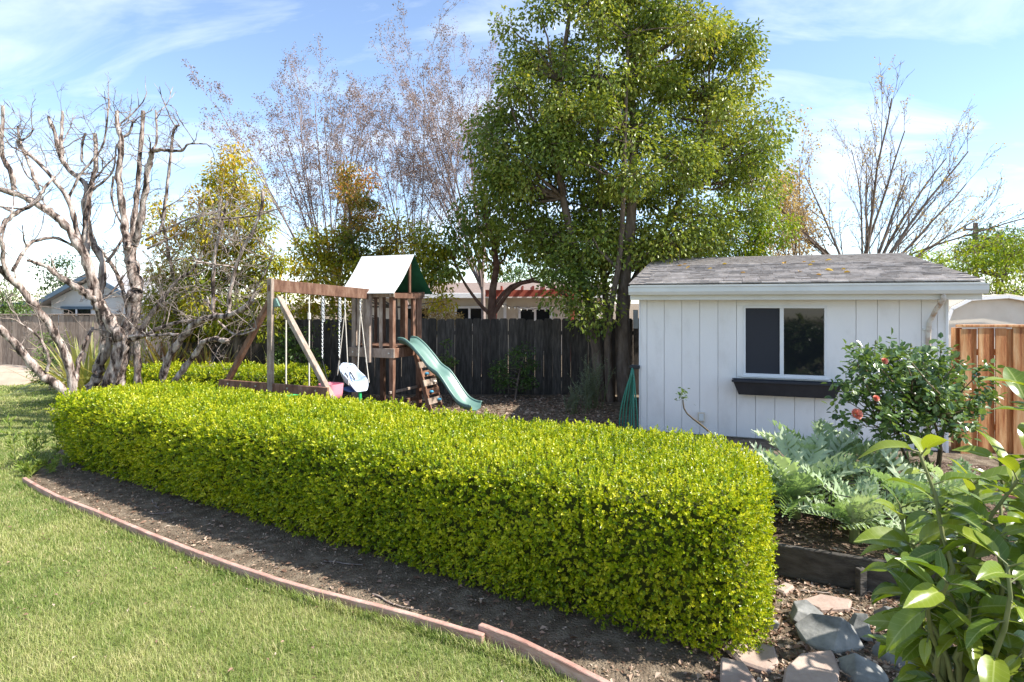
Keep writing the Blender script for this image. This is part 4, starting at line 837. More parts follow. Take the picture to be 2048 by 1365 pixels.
# crape myrtles: vase shaped, bare, with dry seed heads
def vase(name, label, base, Y, fan, H, nst, seed, mat, tipmat, tiplab, z0=1.2, spread=.5, tip_n=5, tip_r=.10, tip_s=.042, r0=.045, tipp=1.0, kids=(7, 6, 3), lean=0.0, tiname='seed_heads', ratio=(.42, .42, .5), rmin=.005, upf=.02):
    rg = np.random.default_rng(seed); b = at(base, 605, Y); root = thing(name, label, 'tree', (b[0], Y, 0)); B, T = [], []
    B.append((np.array([[b[0], Y, 0], [b[0] + .03, Y, z0 * .5], [b[0], Y, z0]]), np.array([r0 * 2.4, r0 * 2.1, r0 * 1.8])))
    cfg = dict(seg=[9, 6, 5, 3], wander=[.035, .07, .10, .14], up=[upf, .05, .04, .02], taper=[.3, .3, .4, .5], kids=kids, start=[.22, .2, .2], ang=[.42, .5, .6], ratio=ratio, rr=[.5, .5, .55], rmin=rmin, tipfrom=2)
    for i in range(nst):
        f = -1 + 2 * (i + .5) / nst; d = np.array([math.sin(f * fan + lean), rg.normal() * spread, math.cos(f * fan)]); d /= np.linalg.norm(d)
        grow(B, T, (b[0] + rg.normal() * .06, Y + rg.normal() * .06, z0 * rg.uniform(.75, 1)), d, (H - z0) * rg.uniform(.78, 1.06) * (1 - .22 * min(1, abs(d[0]))), r0 * rg.uniform(.7, 1.1), 0, cfg, rg)
    place(tubes_mesh('branches', B, lambda r: 6 if r > .05 else (4 if r > .014 else 3)), 'branches', M[mat], root)
    pts = np.array([t[0] for t in T]); pts = pts[rg.random(len(pts)) < tipp]; n = len(pts) * tip_n
    P = np.repeat(pts, tip_n, 0) + rg.normal(size=(n, 3)) * tip_r * .5
    leaves(tiname, P, rdir(rg, n), rdir(rg, n), tip_s * rg.uniform(.6, 1.3, n), M[tipmat], root, wr=.7, fold=.5, tmpl=4, seed=seed)
vase('crape_myrtle', 'bare crape myrtle with purple-brown seed heads left of tall evergreen', 965, 17.5, .32, 9.5, 13, 51, 'myrtle', 'seed', '', z0=3.2, lean=-.27, r0=.033, kids=(8, 6, 3), spread=.28)
vase('crape_myrtle', 'wide bare crape myrtle rising behind the swing beam', 668, 17.0, .46, 8.5, 14, 52, 'myrtle', 'seed', '', z0=2.6, lean=-.13, r0=.03, kids=(8, 6, 3), spread=.28)
vase('crape_myrtle', 'narrow bare crape myrtle between the two wider ones', 830, 18.5, .34, 9.0, 9, 55, 'myrtle', 'seed', '', z0=2.4, lean=-.05, r0=.026, kids=(8, 5, 3), spread=.25)
vase('bare_tree', 'leafless spreading tree with dark branches above the shed ridge', 1722, 16.0, 1.1, 7.7, 17, 53, 'bare', 'tan', '', z0=2.7, lean=.42, tip_n=2, tip_r=.08, tip_s=.05, r0=.05, tipp=.3, kids=(8, 7, 3), tiname='withered_leaves', ratio=(.40, .45, .5), spread=.35, upf=-.012, rmin=.005)
vase('tan_leaf_tree', 'thin tree with dry tan leaves between evergreen and leafless tree', 1600, 17.5, .45, 6.6, 8, 54, 'bare', 'tan', '', z0=2.0, tip_n=4, tip_r=.28, tip_s=.075, r0=.04, kids=(7, 6, 2), tiname='withered_leaves')

# ------------------------------------------------------------------ gnarled dead tree (limbs in photo zoom coordinates)
def dead_tree():
    rg = np.random.default_rng(61); Y0 = 10.4; K = 2.2017
    root = thing('gnarled_tree', 'leafless gnarled tree with pale peeling bark and sawn stubs', 'tree', (-6.9, Y0, 0)); B = []; tw = []
    LM = [  # (points in zoom px), start width, end width, depth offset start/end
        ([(505, 1450), (520, 1290), (545, 1120), (590, 930), (598, 850), (578, 760), (572, 690)], 74, 56, 0, .1),
        ([(470, 1440), (480, 1280), (530, 1130), (520, 1070), (450, 960), (420, 930)], 66, 52, -.2, -.3),
        ([(560, 700), (552, 640), (540, 520), (524, 370), (532, 220), (518, 160), (514, 90)], 42, 17, 0, .2),
        ([(532, 215), (570, 190), (585, 140)], 15, 11, .2, .2),
        ([(590, 690), (618, 600), (640, 450), (658, 320), (668, 270)], 36, 22, -.1, -.4),
        ([(575, 690), (598, 520), (606, 400), (622, 220), (630, 95)], 30, 19, .25, .5),
        ([(668, 270), (720, 265), (800, 268), (830, 240), (910, 238)], 20, 5, -.4, -.6),
        ([(668, 270), (690, 220), (685, 90)], 14, 8, -.4, -.3),
        ([(720, 560), (735, 440), (750, 300), (765, 180), (790, 155)], 17, 11, .4, .4),
        ([(700, 620), (720, 570), (730, 480)], 14, 10, .4, .4),
        ([(430, 940), (390, 900), (340, 870), (260, 820), (205, 780), (120, 750)], 44, 13, -.3, -.8),
        ([(430, 930), (395, 800), (355, 700), (280, 590), (200, 525), (100, 470), (0, 440), (-60, 425)], 48, 20, -.3, -.9),
        ([(415, 880), (385, 760), (378, 600), (395, 450), (420, 340), (418, 190)], 40, 17, -.1, .2),
        ([(440, 900), (455, 780), (400, 640), (372, 520), (378, 420), (310, 360), (265, 290), (240, 190), (212, 118)], 34, 17, .2, .5),
        ([(275, 290), (270, 200), (276, 95)], 20, 13, .5, .6),
        ([(352, 700), (335, 600), (300, 480), (240, 400), (180, 330), (110, 270), (78, 240), (90, 212)], 26, 10, -.4, -.6),
        ([(170, 440), (130, 330), (90, 230), (78, 160)], 16, 9, -.6, -.5),
        ([(90, 225), (125, 205), (148, 170)], 10, 6, -.6, -.6),
        ([(300, 480), (350, 380), (400, 320), (450, 250), (470, 150), (480, 40)], 13, 7, -.4, -.1),
        ([(395, 450), (455, 405), (500, 350), (512, 240)], 15, 7, .1, .1),
        ([(360, 320), (362, 240), (378, 190)], 12, 11, .1, .1),
        ([(305, 1440), (285, 1330), (220, 1280), (165, 1240), (80, 1130), (0, 1055), (-60, 1000)], 42, 26, -.9, -1.6),
        ([(205, 1240), (215, 1180), (170, 1090), (80, 1020)], 16, 6, -1.2, -1.3),
        ([(330, 1440), (305, 1230), (250, 1085), (190, 1000), (120, 910), (30, 815), (-30, 770)], 40, 26, -.5, -1.4),
        ([(40, 820), (15, 760), (12, 690), (0, 650), (-20, 600)], 20, 12, -1.3, -1.5),
        ([(330, 1300), (345, 1200), (385, 1090), (410, 1050)], 22, 16, -.5, -.2),
        ([(400, 1320), (440, 1220), (470, 1100), (450, 1010), (430, 900)], 60, 40, .1, .2),
        ([(55, 800), (100, 720), (150, 668), (240, 652), (330, 690)], 16, 13, -1.0, -.4),
        ([(-20, 640), (30, 580), (75, 540), (150, 500), (190, 440), (240, 380)], 24, 11, -1.2, -.6),
        ([(0, 510), (60, 540)], 14, 12, -1.1, -1.1),
        ([(60, 440), (52, 370), (10, 290), (8, 190), (14, 70)], 24, 13, -.9, -1.0),
        ([(700, 1330), (735, 1200), (800, 1095), (860, 1030), (930, 1002), (1010, 995), (1090, 950), (1110, 920)], 36, 22, -.4, -1.2),
        ([(1095, 945), (1135, 860), (1180, 780), (1212, 700)], 10, 4, -1.2, -1.3),
        ([(940, 1000), (938, 900), (945, 730), (975, 600), (1000, 490)], 20, 9, -.8, -.9),
        ([(1005, 985), (1018, 860), (1060, 720), (1110, 630), (1148, 530), (1156, 445)], 17, 12, -1.0, -1.2),
        ([(735, 1330), (800, 1240), (855, 1170), (900, 1110), (960, 1098), (1002, 1108)], 28, 22, -.5, -.9),
        ([(600, 1090), (660, 1000), (720, 920), (780, 840), (850, 790), (905, 690)], 28, 8, 0, -.3),
        ([(560, 1100), (640, 1080), (700, 1050), (800, 1020), (880, 1015)], 26, 12, -.1, -.5),
        ([(570, 1085), (690, 1080), (800, 1076)], 14, 13, -.35, -.5),
        ([(610, 1330), (602, 1180), (598, 1090)], 36, 30, .1, 0),
        ([(580, 1100), (560, 950), (520, 820), (470, 740), (440, 700)], 26, 13, .3, .6),
        ([(470, 760), (520, 690), (560, 620)], 18, 9, .4, .5),
        ([(500, 380), (492, 480), (520, 560), (555, 620)], 10, 12, .3, .1),
        ([(640, 660), (760, 600), (860, 560), (960, 540)], 13, 4, .2, .1),
        ([(650, 700), (760, 650), (850, 600), (900, 520)], 12, 4, .0, -.2),
        ([(920, 570), (1080, 560), (1180, 540), (1250, 510)], 9, 3, -.9, -1.1),
        ([(960, 1020), (1030, 1075), (1090, 1070), (1130, 1050)], 11, 7, -1.0, -1.2),
    ]
    for pts, w0, w1, d0, d1 in LM:
        n = len(pts); P = []
        for i, (x, y) in enumerate(pts):
            P.append(at(x / K, 180 + y / K, Y0 + d0 + (d1 - d0) * i / (n - 1)))
        P = np.array(P); P[:, 2] = np.maximum(P[:, 2], -.02)
        m = max(8, n * 4); S = smooth_pts(P, m); wr_ = np.linspace(w0, w1, m) / K / F * Y0 / 2 * .88
        wob = 1 + .11 * np.sin(np.arange(m) * 1.7 + rg.random() * 6) + rg.normal(0, .05, m)
        S += rg.normal(0, 1, (m, 3)) * wr_[:, None] * .16
        B.append((S, wr_ * wob)); tw.append((S, wr_))
        # end cap
        e = S[-1]; dd = S[-1] - S[-2]; dd /= np.linalg.norm(dd); B.append((np.array([e, e + dd * wr_[-1] * .25]), np.array([wr_[-1] * wob[-1], .002])))
    cf2 = dict(seg=[8, 5], wander=[.13, .18], up=[.10, .08], taper=[.45, .4], kids=(2.4,), start=[.3], ang=[.6], ratio=[.5], rr=[.6], rmin=.006)
    for S, r in tw[2:]:
        for _ in range(1):
            i = rg.integers(int(len(S) * .3), int(len(S) * .95))
            if S[i][2] < 1.5 or S[i][2] > 5.3: continue
            grow(B, [], S[i], unit(rdir(rg, 1)[0] * np.array([1, .8, .6]) + np.array([0, 0, .5])), rg.uniform(.35, .9), min(r[i] * .6, rg.uniform(.012, .022)), 0, cf2, rg)
    place(tubes_mesh('trunk', B, lambda r: 10 if r > .03 else 6), 'trunk', M['deadbark'], root)
    Tb, T = [], []
    cfg = dict(seg=[6, 4, 3], wander=[.20, .26, .30], up=[.05, .03, .0], taper=[.4, .4, .5], kids=(3.2, 2.2), start=[.2, .2], ang=[.7, .8], ratio=[.5, .55], rr=[.6, .65], rmin=.0032)
    for S, r in tw:
        Lg = np.sum(np.linalg.norm(np.diff(S, axis=0), axis=1)); k = int(Lg * 5.5 + rg.random())
        for _ in range(k):
            i = rg.integers(int(len(S) * .35), len(S)); d = rdir(rg, 1)[0] + np.array([0, 0, .35])
            if S[i][2] < 1.2: continue
            grow(Tb, T, S[i], unit(d), rg.uniform(.2, .75), rg.uniform(.005, .010), 0, cfg, rg)
    for _ in range(85):     # the fine tangle right of the trunk
        c = at(rg.uniform(620, 1060) / K, 180 + rg.uniform(560, 960) / K, Y0 - .2 + rg.uniform(-.5, .5)); grow(Tb, T, c, unit(rdir(rg, 1)[0] + np.array([.4, 0, .2])), rg.uniform(.4, 1.0), rg.uniform(.004, .009), 0, cfg, rg)
    place(tubes_mesh('twigs', Tb, lambda r: 4 if r > .006 else 3), 'twigs', M['deadtwig'], root)
    rs = lambda x, y, Y: at(x / K, 180 + y / K, Y)
dead_tree()

# ------------------------------------------------------------------ flax clumps
def flax(label, u, Y, n, L, mat, seed, spread=.9):
    rg = np.random.default_rng(seed); b = at(u, 605, Y); root = thing('flax_plant', label, 'plant', (b[0], Y, 0)); Vs, Fs, rn, k = [], [], [], 0
    for i in range(n):
        a = rg.random() * 6.283; tl = rg.uniform(.1, spread); d = np.array([math.cos(a) * math.sin(tl), math.sin(a) * math.sin(tl), math.cos(tl)]); s = np.array([-math.sin(a), math.cos(a), 0])
        ln = L * rg.uniform(.55, 1.1); w_ = rg.uniform(.022, .042); p = np.array([b[0] + rg.normal() * .12, Y + rg.normal() * .12, 0]); m = 6
        bend = rg.uniform(.0, .5) if rg.random() < .75 else 1.2
        for j in range(m):
            t = j / (m - 1); c = p + d * ln * t + np.array([math.cos(a), math.sin(a), -1.2]) * bend * ln * .35 * t ** 2.5; ww = w_ * (1 - t ** 2.2) * (.8 + .4 * min(1, 4 * t))
            Vs += [c - s * ww / 1, c + s * ww / 1]; rn += [0, 0]
            if j: Fs.append((k + 2 * j - 2, k + 2 * j - 1, k + 2 * j + 1, k + 2 * j))
        rn[-2 * m:] = [rg.random()] * (2 * m); k += 2 * m
    o = place(arr_mesh('blades', np.array(Vs), np.array(Fs), np.array(rn)), 'blades', M[mat], root); o['kind'] = 'stuff'
    return root
flax('bronze strap-leaved flax clump right of the gnarled trunk', 340, 12.95, 190, 1.75, 'flax', 71)
flax('bronze flax clump near the left leg of the swing frame', 420, 12.9, 150, 1.5, 'flax', 72)
flax('yellow striped flax clump behind the gnarled trunks', 175, 12.4, 170, 1.75, 'flaxg', 73)
flax('tall yellow-green flax clump between the gnarled trunk and bronze clumps', 262, 12.9, 120, 1.7, 'flaxg', 75)
flax('small pale flax clump beside the A-frame post', 545, 12.95, 70, 1.25, 'flaxg', 74)
# feathery grey herb by the evergreen trunk
def herb(label, u, v, hgt, n, mat, seed, spread=.45, ls=.04, name='herb_bush', cat='plant'):
    rg = np.random.default_rng(seed); b = gr(u, v); root = thing(name, label, cat, (b[0], b[1], 0)); B, T = [], []
    cfg = dict(seg=[5, 3], wander=[.12, .2], up=[.06, .06], taper=[.4, .5], kids=(7,), start=[.15], ang=[.45], ratio=[.32], rr=[.6], rmin=.0025)
    for _ in range(n):
        a = rg.random() * 6.283; q = rg.uniform(0, spread); grow(B, T, (b[0] + rg.normal() * .1, b[1] + rg.normal() * .1, 0), unit(np.array([math.cos(a) * q, math.sin(a) * q, 1])), hgt * rg.uniform(.6, 1.1), .006, 0, cfg, rg)
    place(tubes_mesh('stems', B), 'stems', M['stem'], root); P, D = [], []
    for S, r in B:
        for i in range(len(S) - 1):
            for _ in range(3): P.append(S[i] + (S[i + 1] - S[i]) * rg.random()); D.append(unit(S[i + 1] - S[i]) + .8 * rdir(rg, 1)[0])
    leaves('foliage', np.array(P), np.array(D), rdir(rg, len(P)), ls * rg.uniform(.6, 1.2, len(P)), M[mat], root, wr=.28, tmpl=4, seed=seed)
herb('feathery grey-green herb bush at the foot of the evergreen', 1185, 818, .95, 34, 'grey_herb', 81)
herb('low grey herb left of the shed corner', 1155, 828, .5, 20, 'grey_herb', 82)
herb('tall leafy weed at the left end of the hedge', 66, 935, .62, 5, 'weed', 83, spread=.16, ls=.085, name='weed', cat='weed')
herb('low broad leafy weed at the end of the edging board', 82, 950, .16, 9, 'weed', 84, spread=1.0, ls=.07, name='weed', cat='weed')

herb('pale broad leafy weed inside the raised bed by the wire ring', 1725, 1095, .36, 16, 'weed', 85, spread=1.0, ls=.09, name='weed', cat='weed')
herb('leafy green weed beside the large leaved young tree', 1800, 1060, .5, 18, 'midgreen', 86, spread=.9, ls=.10, name='weed', cat='weed')
# ------------------------------------------------------------------ hose, card, sapling by the shed
hb = shedw(-.16, -.05, 0); ho = thing('garden_hose', 'green garden hose hanging in long loops at the shed corner', 'hose', hb)
rg = np.random.default_rng(91)
for i in range(7):
    a = -.20 + .045 * i; t = np.linspace(0, 1, 12); zt_ = 1.02 + .03 * math.sin(i * 2)
    P = [shedw(-.10 + (a) * math.sin(q * math.pi * .5) * 1.1 - .02, -.10 - .03 * (i % 3) - .06 * math.sin(q * 3 + i), zt_ - (zt_ - .03) * q) for q in t]
    MB().tube(P, .012, 7).build('hose_loop', M['hose'], ho, smooth=True)
MB().box(shedw(-.10, -.06, 1.05), (.16, .12, .06), rz=SR).build('hanger', M['black'], ho, bevel=.01)
cpos = Vector((at(1270, 633, 12.2)[0], 13.50, 0))
card = MB().box((cpos.x + .28, 13.50, 1.72), (.11, .02, .42)).build('wall_card', M['paper'], None, bevel=.004, origin=(cpos.x + .28, 13.50, 1.51)); tag(card, 'narrow white card fixed to the dark fence left of the shed', 'card')
def stick(pts, r0, name, label, cat, mat, leafpos=None):
    root = thing(name, label, cat, pts[0]); P = smooth_pts(pts, 12); place(tubes_mesh('stem', [(P, np.linspace(r0, r0 * .5, 12))]), 'stem', M[mat], root); return root, P
sp_, P = stick([at(1438, 930, 6.6), at(1437, 885, 6.6), at(1408, 855, 6.6), at(1372, 825, 6.6), at(1366, 800, 6.6)], .014, 'sapling', 'bent bare sapling with one leaf tuft before the shed wall', 'plant', 'cane')
rg = np.random.default_rng(92); n = 34; P0 = P[-1] + rg.normal(size=(n, 3)) * .035 + np.array([0, 0, .05])
leaves('leaf_tuft', P0, unit(rdir(rg, n) + np.array([0, 0, .1])), unit(rdir(rg, n) + np.array([0, 0, 1])), .055 * rg.uniform(.6, 1.2, n), M['rose'], sp_, wr=.5)

# ------------------------------------------------------------------ raised bed
bp0, bp1 = np.array([2.02, 4.62, 0]), np.array([3.25, 4.02, 0]); dv = (bp1 - bp0) / np.linalg.norm(bp1 - bp0)
far1 = bp1 + dv * 2.6
me = bpy.data.meshes.new('planting_bed'); bz = .20
pb = [(bp0[0] + .02, bp0[1] + .03), (far1[0], far1[1] + .03), (7.2, 6.2), (4.6, 7.4), (2.6, 6.9)]
MBb = MB().prism([(x, y, .0) for x, y in pb], (0, 0, bz)); tag(MBb.build('planting_bed', M['bed']), kind='structure')
pk = thing('bed_plank', 'dark weathered plank holding the raised planting bed', 'plank', bp0)
MB().bar(bp0 + np.array([0, 0, .125]), bp1 + np.array([0, 0, .125]), .045, .24).build('plank', M['bedwood'], pk, bevel=.006)
MB().bar(bp1 + dv * .01 + np.array([0, 0, .120]), far1 + np.array([0, 0, .120]), .045, .235).build('plank', M['bedwood'], pk, bevel=.006)
st = bp0 + (bp1 - bp0) * .42 + np.array([-.03, -.06, 0]); MB().box((st[0], st[1], .09), (.06, .05, .2), rz=.2).build('stake', M['bedwood'], pk, bevel=.004)
bm0 = MB().box((0, 0, .035), (.20, .095, .062)).mesh('brick', bevel=.005); bm0.materials.append(M['brick'])
for i in range(8):
    o = link('edging_brick', bm0); p = gr(1690 + 46 * i, 978 + 3 * i, .2); o.location = (p[0], p[1], bz - .012); o.rotation_euler = (0, 0, -.25 + .04 * math.sin(i * 3))
    tag(o, 'flat red brick in the edging row across the raised bed', 'brick', 'brick edging row in the raised bed')
# wire plant ring
wc = gr(1745, 1092, .2); wr_ = thing('plant_ring', 'low dark wire plant support ring in the raised bed', 'plant support', wc)
for k in range(3):
    a0 = [(wc[0] + .24 * math.cos(a), wc[1] + .22 + .2 * math.sin(a), .2 + .14 + .11 * k) for a in np.linspace(0, 2 * math.pi, 25)]; MB().tube(a0, .005, 5, cap=False).build('hoop', M['wire'], wr_)
for a in (.3, 1.9, 3.4, 4.4, 5.4): MB().tube([(wc[0] + .24 * math.cos(a), wc[1] + .22 + .2 * math.sin(a), .15), (wc[0] + .24 * math.cos(a), wc[1] + .22 + .2 * math.sin(a), .62)], [.005, .005], 5).build('stake', M['wire'], wr_)

# cardoons: arching toothed silver leaves, each leaf a part
def frond_mesh(seed, L=1.0):
    rg = np.random.default_rng(seed); V, Fs = [], []; n = 11; Z = lambda t: -.42 * t ** 2.2 + .04 * math.sin(t * 6)
    def c(t): return np.array([t * L, 0, L * Z(t) + .02])
    for i in range(n):
        t0, t1 = i / n, (i + 1) / n; w0 = .02 * (1 - .7 * t0); b = len(V); V += [c(t0) + (0, w0, 0), c(t0) - (0, w0, 0), c(t1) - (0, w0 * .9, 0), c(t1) + (0, w0 * .9, 0)]; Fs.append((b, b + 1, b + 2, b + 3))
    for i in range(1, 13):
        t = .10 + .88 * i / 13; ln = L * (.25 * math.sin(math.pi * min(1, t * .93 + .1)) + .04) * rg.uniform(.6, 1.25)
        for s in (-1, 1):
            sw = .45 + .6 * rg.random(); d = np.array([sw, s * .85, .28 + .2 * rg.random()]); d /= np.linalg.norm(d); p = c(t); q = np.array([.017 * L, 0, 0])
            tip = p + d * ln - np.array([0, 0, .25 * ln]); mid = p + d * ln * .55; b = len(V)
            V += [p - q, p + q, mid + q * 1.9, tip, mid - q * 1.6 + np.array([0, s * .012, .008]), mid + q * 3.2 + d * ln * .16]; Fs += [(b, b + 1, b + 2, b + 4), (b + 4, b + 2, b + 3), (b + 1, b + 5, b + 2)]
    m = MB().poly(V, Fs); me = bpy.data.meshes.new('leaf'); me.from_pydata(m.v, [], m.f); me.update(); me.materials.append(M['cardoon']); return me
FM = [frond_mesh(i) for i in range(4)]
def cardoon(label, x, y, z, n, L, seed):
    rd = random.Random(seed); root = thing('cardoon', label, 'plant', (x, y, z))
    MB().lathe([(0, .0), (.05, 0), (.04, .12), (0, .16)], (0, 0, 0), 8).build('crown_base', M['stem'], root, local=True)
    for i in range(n):
        o = link('leaf', FM[i % 4], root); s = L * rd.uniform(.7, 1.1); o.scale = (s, s, s); a = i * 2.399 + rd.uniform(-.3, .3); e = rd.uniform(.35, 1.35)
        o.location = (.03 * math.cos(a), .03 * math.sin(a), .08); o.rotation_euler = (rd.uniform(-.4, .4), -e, a)
cardoon('large silver-green jagged cardoon nearest the end of the hedge', 2.50, 5.30, .2, 30, .74, 1)
cardoon('silver jagged cardoon right of the first, below the planter box', 3.05, 5.85, .2, 28, .74, 2)
cardoon('small jagged cardoon beside the wire plant ring', 2.72, 4.75, .2, 18, .55, 3)
cardoon('pale jagged cardoon under the rose bush', 3.70, 6.1, .2, 20, .6, 4)
cardoon('broad jagged cardoon behind the wire ring, right of centre', 3.35, 5.05, .2, 20, .6, 6)
cardoon('low jagged cardoon in front of the brick edging', 3.85, 5.2, .2, 18, .55, 7)
cardoon('jagged cardoon close to the bed plank', 2.95, 4.45, .2, 14, .42, 8)
cardoon('jagged cardoon tucked against the back of the hedge', 2.15, 5.9, .05, 22, .7, 5)

# rose bush
def rose():
    rg = np.random.default_rng(101); b = np.array([3.98, 5.75, .2]); root = thing('rose_bush', 'dark green rose bush with coral blooms before the shed corner', 'rose bush', b); B, T = [], []
    cents = []
    for i in range(88):
        u, v = 1828 + rg.normal() * 62, 785 + rg.normal() * 40; 
        if abs(u - 1830) > 150: u = 1830 + rg.uniform(-130, 130)
        cents.append(at(u, np.clip(v, 705, 868), 5.75 + rg.normal() * .28))
    for u, v in [(1960, 745), (1965, 790), (1940, 815), (1700, 830), (1720, 850), (1750, 720), (1820, 715), (1880, 710), (1900, 855), (1770, 880), (1830, 885), (1690, 800), (1930, 760)]: cents.append(at(u, v, 5.75 + rg.normal() * .15))
    cents = np.array(cents); hubs = [b + np.array([rg.normal() * .12, rg.normal() * .12, .45 + .1 * i]) for i in range(5)]
    for i, h in enumerate(hubs): B.append((limb(b + rg.normal(size=3) * np.array([.04, .04, 0]), h, rg), np.linspace(.017, .012, 6)))
    for c in cents:
        h = hubs[int(np.argmin([np.linalg.norm(c - q) for q in hubs]))]; B.append((limb(h, c, rg), np.linspace(.010, .004, 6)))
    place(tubes_mesh('canes', B), 'canes', M['cane'], root)
    per = 36; c = np.repeat(cents, per // 5, 0); n = len(c); o = rdir(rg, n); P = c + o * .13 * rg.random((n, 1)); ax = unit(o + np.array([0, 0, .2])); side = unit(np.cross(ax, rdir(rg, n)))
    Ps, Ds = [], []
    for k, (f, s) in enumerate([(.0, 1), (.0, -1), (.045, 1), (.045, -1), (.085, 0)]):
        Ps.append(P + ax * f); Ds.append(unit(ax * (.35 if s else 1) + side * s))
    Ps, Ds = np.concatenate(Ps), np.concatenate(Ds); N = len(Ps)
    leaves('foliage', Ps, Ds, unit(.5 * rdir(rg, N) + np.array([.25, -.2, 1])), .066 * rg.uniform(.7, 1.25, N), M['rose'], root, wr=.68, fold=.25, tmpl=6, seed=5)
    for i, (u, v, s) in enumerate([(1770, 722, .036), (1753, 797, .036), (1715, 828, .06)]):
        fc = at(u, v, 5.2 + .05 * i); m = MB()
        face = Vector((.25, -.85, .45)).normalized(); fx = face.cross(Vector((0, 0, 1))).normalized(); fy = fx.cross(face)
        for k in range(22):
            a = k * 2.399; t = k / 22; r = s * (.12 + .75 * t); op = .25 + 1.15 * t        # petals open outwards
            d = fx * math.cos(a) + fy * math.sin(a); sd_ = face.cross(d); hgt = s * (.95 - .55 * t); wd = s * (.28 + .34 * t)
            c_ = Vector(fc) + d * r * .45 - face * s * .25; tipd = (face * math.cos(op) + d * math.sin(op))
            m.poly([c_ - sd_ * wd * .5, c_ + sd_ * wd * .5, c_ + tipd * hgt * .7 + sd_ * wd, c_ + tipd * hgt + d * s * .08, c_ + tipd * hgt * .7 - sd_ * wd], [(0, 1, 2, 3, 4)])
        place(m.mesh('flower', smooth=True), 'flower', M['petal'], root)
    for u, v in [(1752, 686), (1720, 698), (1822, 692), (1882, 704), (1895, 706), (1903, 718)]:
        fc = at(u, v, 5.75); B2 = [(np.array([fc, fc - np.array([.02, 0, .14])]), np.array([.004, .004]))]; place(tubes_mesh('bud_stalk', B2), 'bud_stalk', M['stem'], root)
        MB().lathe([(0, .03), (.012, .01), (.010, -.012), (0, -.016)], fc, 7).build('bud', M['stem'], root, smooth=True)
rose()

# ------------------------------------------------------------------ large leaved young tree close to the camera
def bigleaf_mesh(seed):
    rg = np.random.default_rng(seed); n, k = 9, 5; V = []; L, W = 1.0, .36 + .08 * rg.random(); dr = .35 + .75 * rg.random(); wv = rg.random() * 6
    for i in range(n):
        t = i / (n - 1); wd = W / 2 * (math.sin(math.pi * t ** .85) ** .8) if 0 < t < 1 else .0; z = -dr * t ** 2 * .5; x = L * t * (1 - .10 * dr * t)
        for j in range(k):
            s = -1 + 2 * j / (k - 1); V.append((x, s * wd, z + .42 * wd * abs(s) ** 1.3 + .018 * math.sin(t * 11 + wv) * abs(s)))
    Fs = [(i * k + j, i * k + j + 1, (i + 1) * k + j + 1, (i + 1) * k + j) for i in range(n - 1) for j in range(k - 1)]
    me = bpy.data.meshes.new('leaf'); me.from_pydata(V, [], Fs); me.update(); me.polygons.foreach_set('use_smooth', np.ones(len(me.polygons), dtype=bool)); me.materials.append(M['bigleaf'])
    return me
BL = [bigleaf_mesh(i) for i in range(5)]
def aim(o, d, up):
    d = Vector(d).normalized(); y = Vector(up).cross(d)
    if y.length < 1e-3: y = Vector((0, 1, 0)).cross(d)
    y.normalize(); z = d.cross(y); o.rotation_euler = Matrix((d, y, z)).transposed().to_euler()
def big_plant(label, base, tips, seed, L=.2, per=9):
    rg = np.random.default_rng(seed); root = thing('young_broadleaf_tree', label, 'plant', base); B = []
    hub = np.array(base) + np.array([0, 0, .45])
    B.append((limb(base, hub, rg, bow=.05), np.linspace(.022, .018, 6)))
    cnt = 0
    for (u, v, Y, nl) in tips:
        tp = at(u, v, Y); S = limb(hub, tp, rg, bow=.12, n=9); B.append((S, np.linspace(.014, .006, 9)))
        axd = unit(S[-1] - S[-3])
        for i in range(nl):
            f = 1 - .42 * (i / nl) ** 1.6; q = S[0] + 0; x = f * 8; j = min(int(x), 7); q = S[j] + (S[j + 1] - S[j]) * (x - j)
            a = i * 2.399 + rg.uniform(-.4, .4); e1 = unit(np.cross(axd, [.3, .9, .1])); e2 = np.cross(axd, e1); out = e1 * math.cos(a) + e2 * math.sin(a)
            d = unit(out + axd * (.75 - .75 * (i / nl)) + np.array([0, 0, .1 - .45 * (i / nl)]) + .3 * rdir(rg, 1)[0])
            o = link('leaf', BL[rg.integers(5)], root); s = L * rg.uniform(.55, 1.25); o.scale = (s, s * rg.uniform(.9, 1.3), s * rg.uniform(.6, 1.4)); p = q + d * .025
            o.location = Vector(p) - Vector(base); aim(o, d, unit(np.array([0, -.25, 1.0]) + .5 * rdir(rg, 1)[0])); cnt += 1
            B.append((np.array([q, p + d * .02]), np.array([.0035, .003])))
    me = tubes_mesh('stem', B); place(me, 'stem', M['stem'], root)
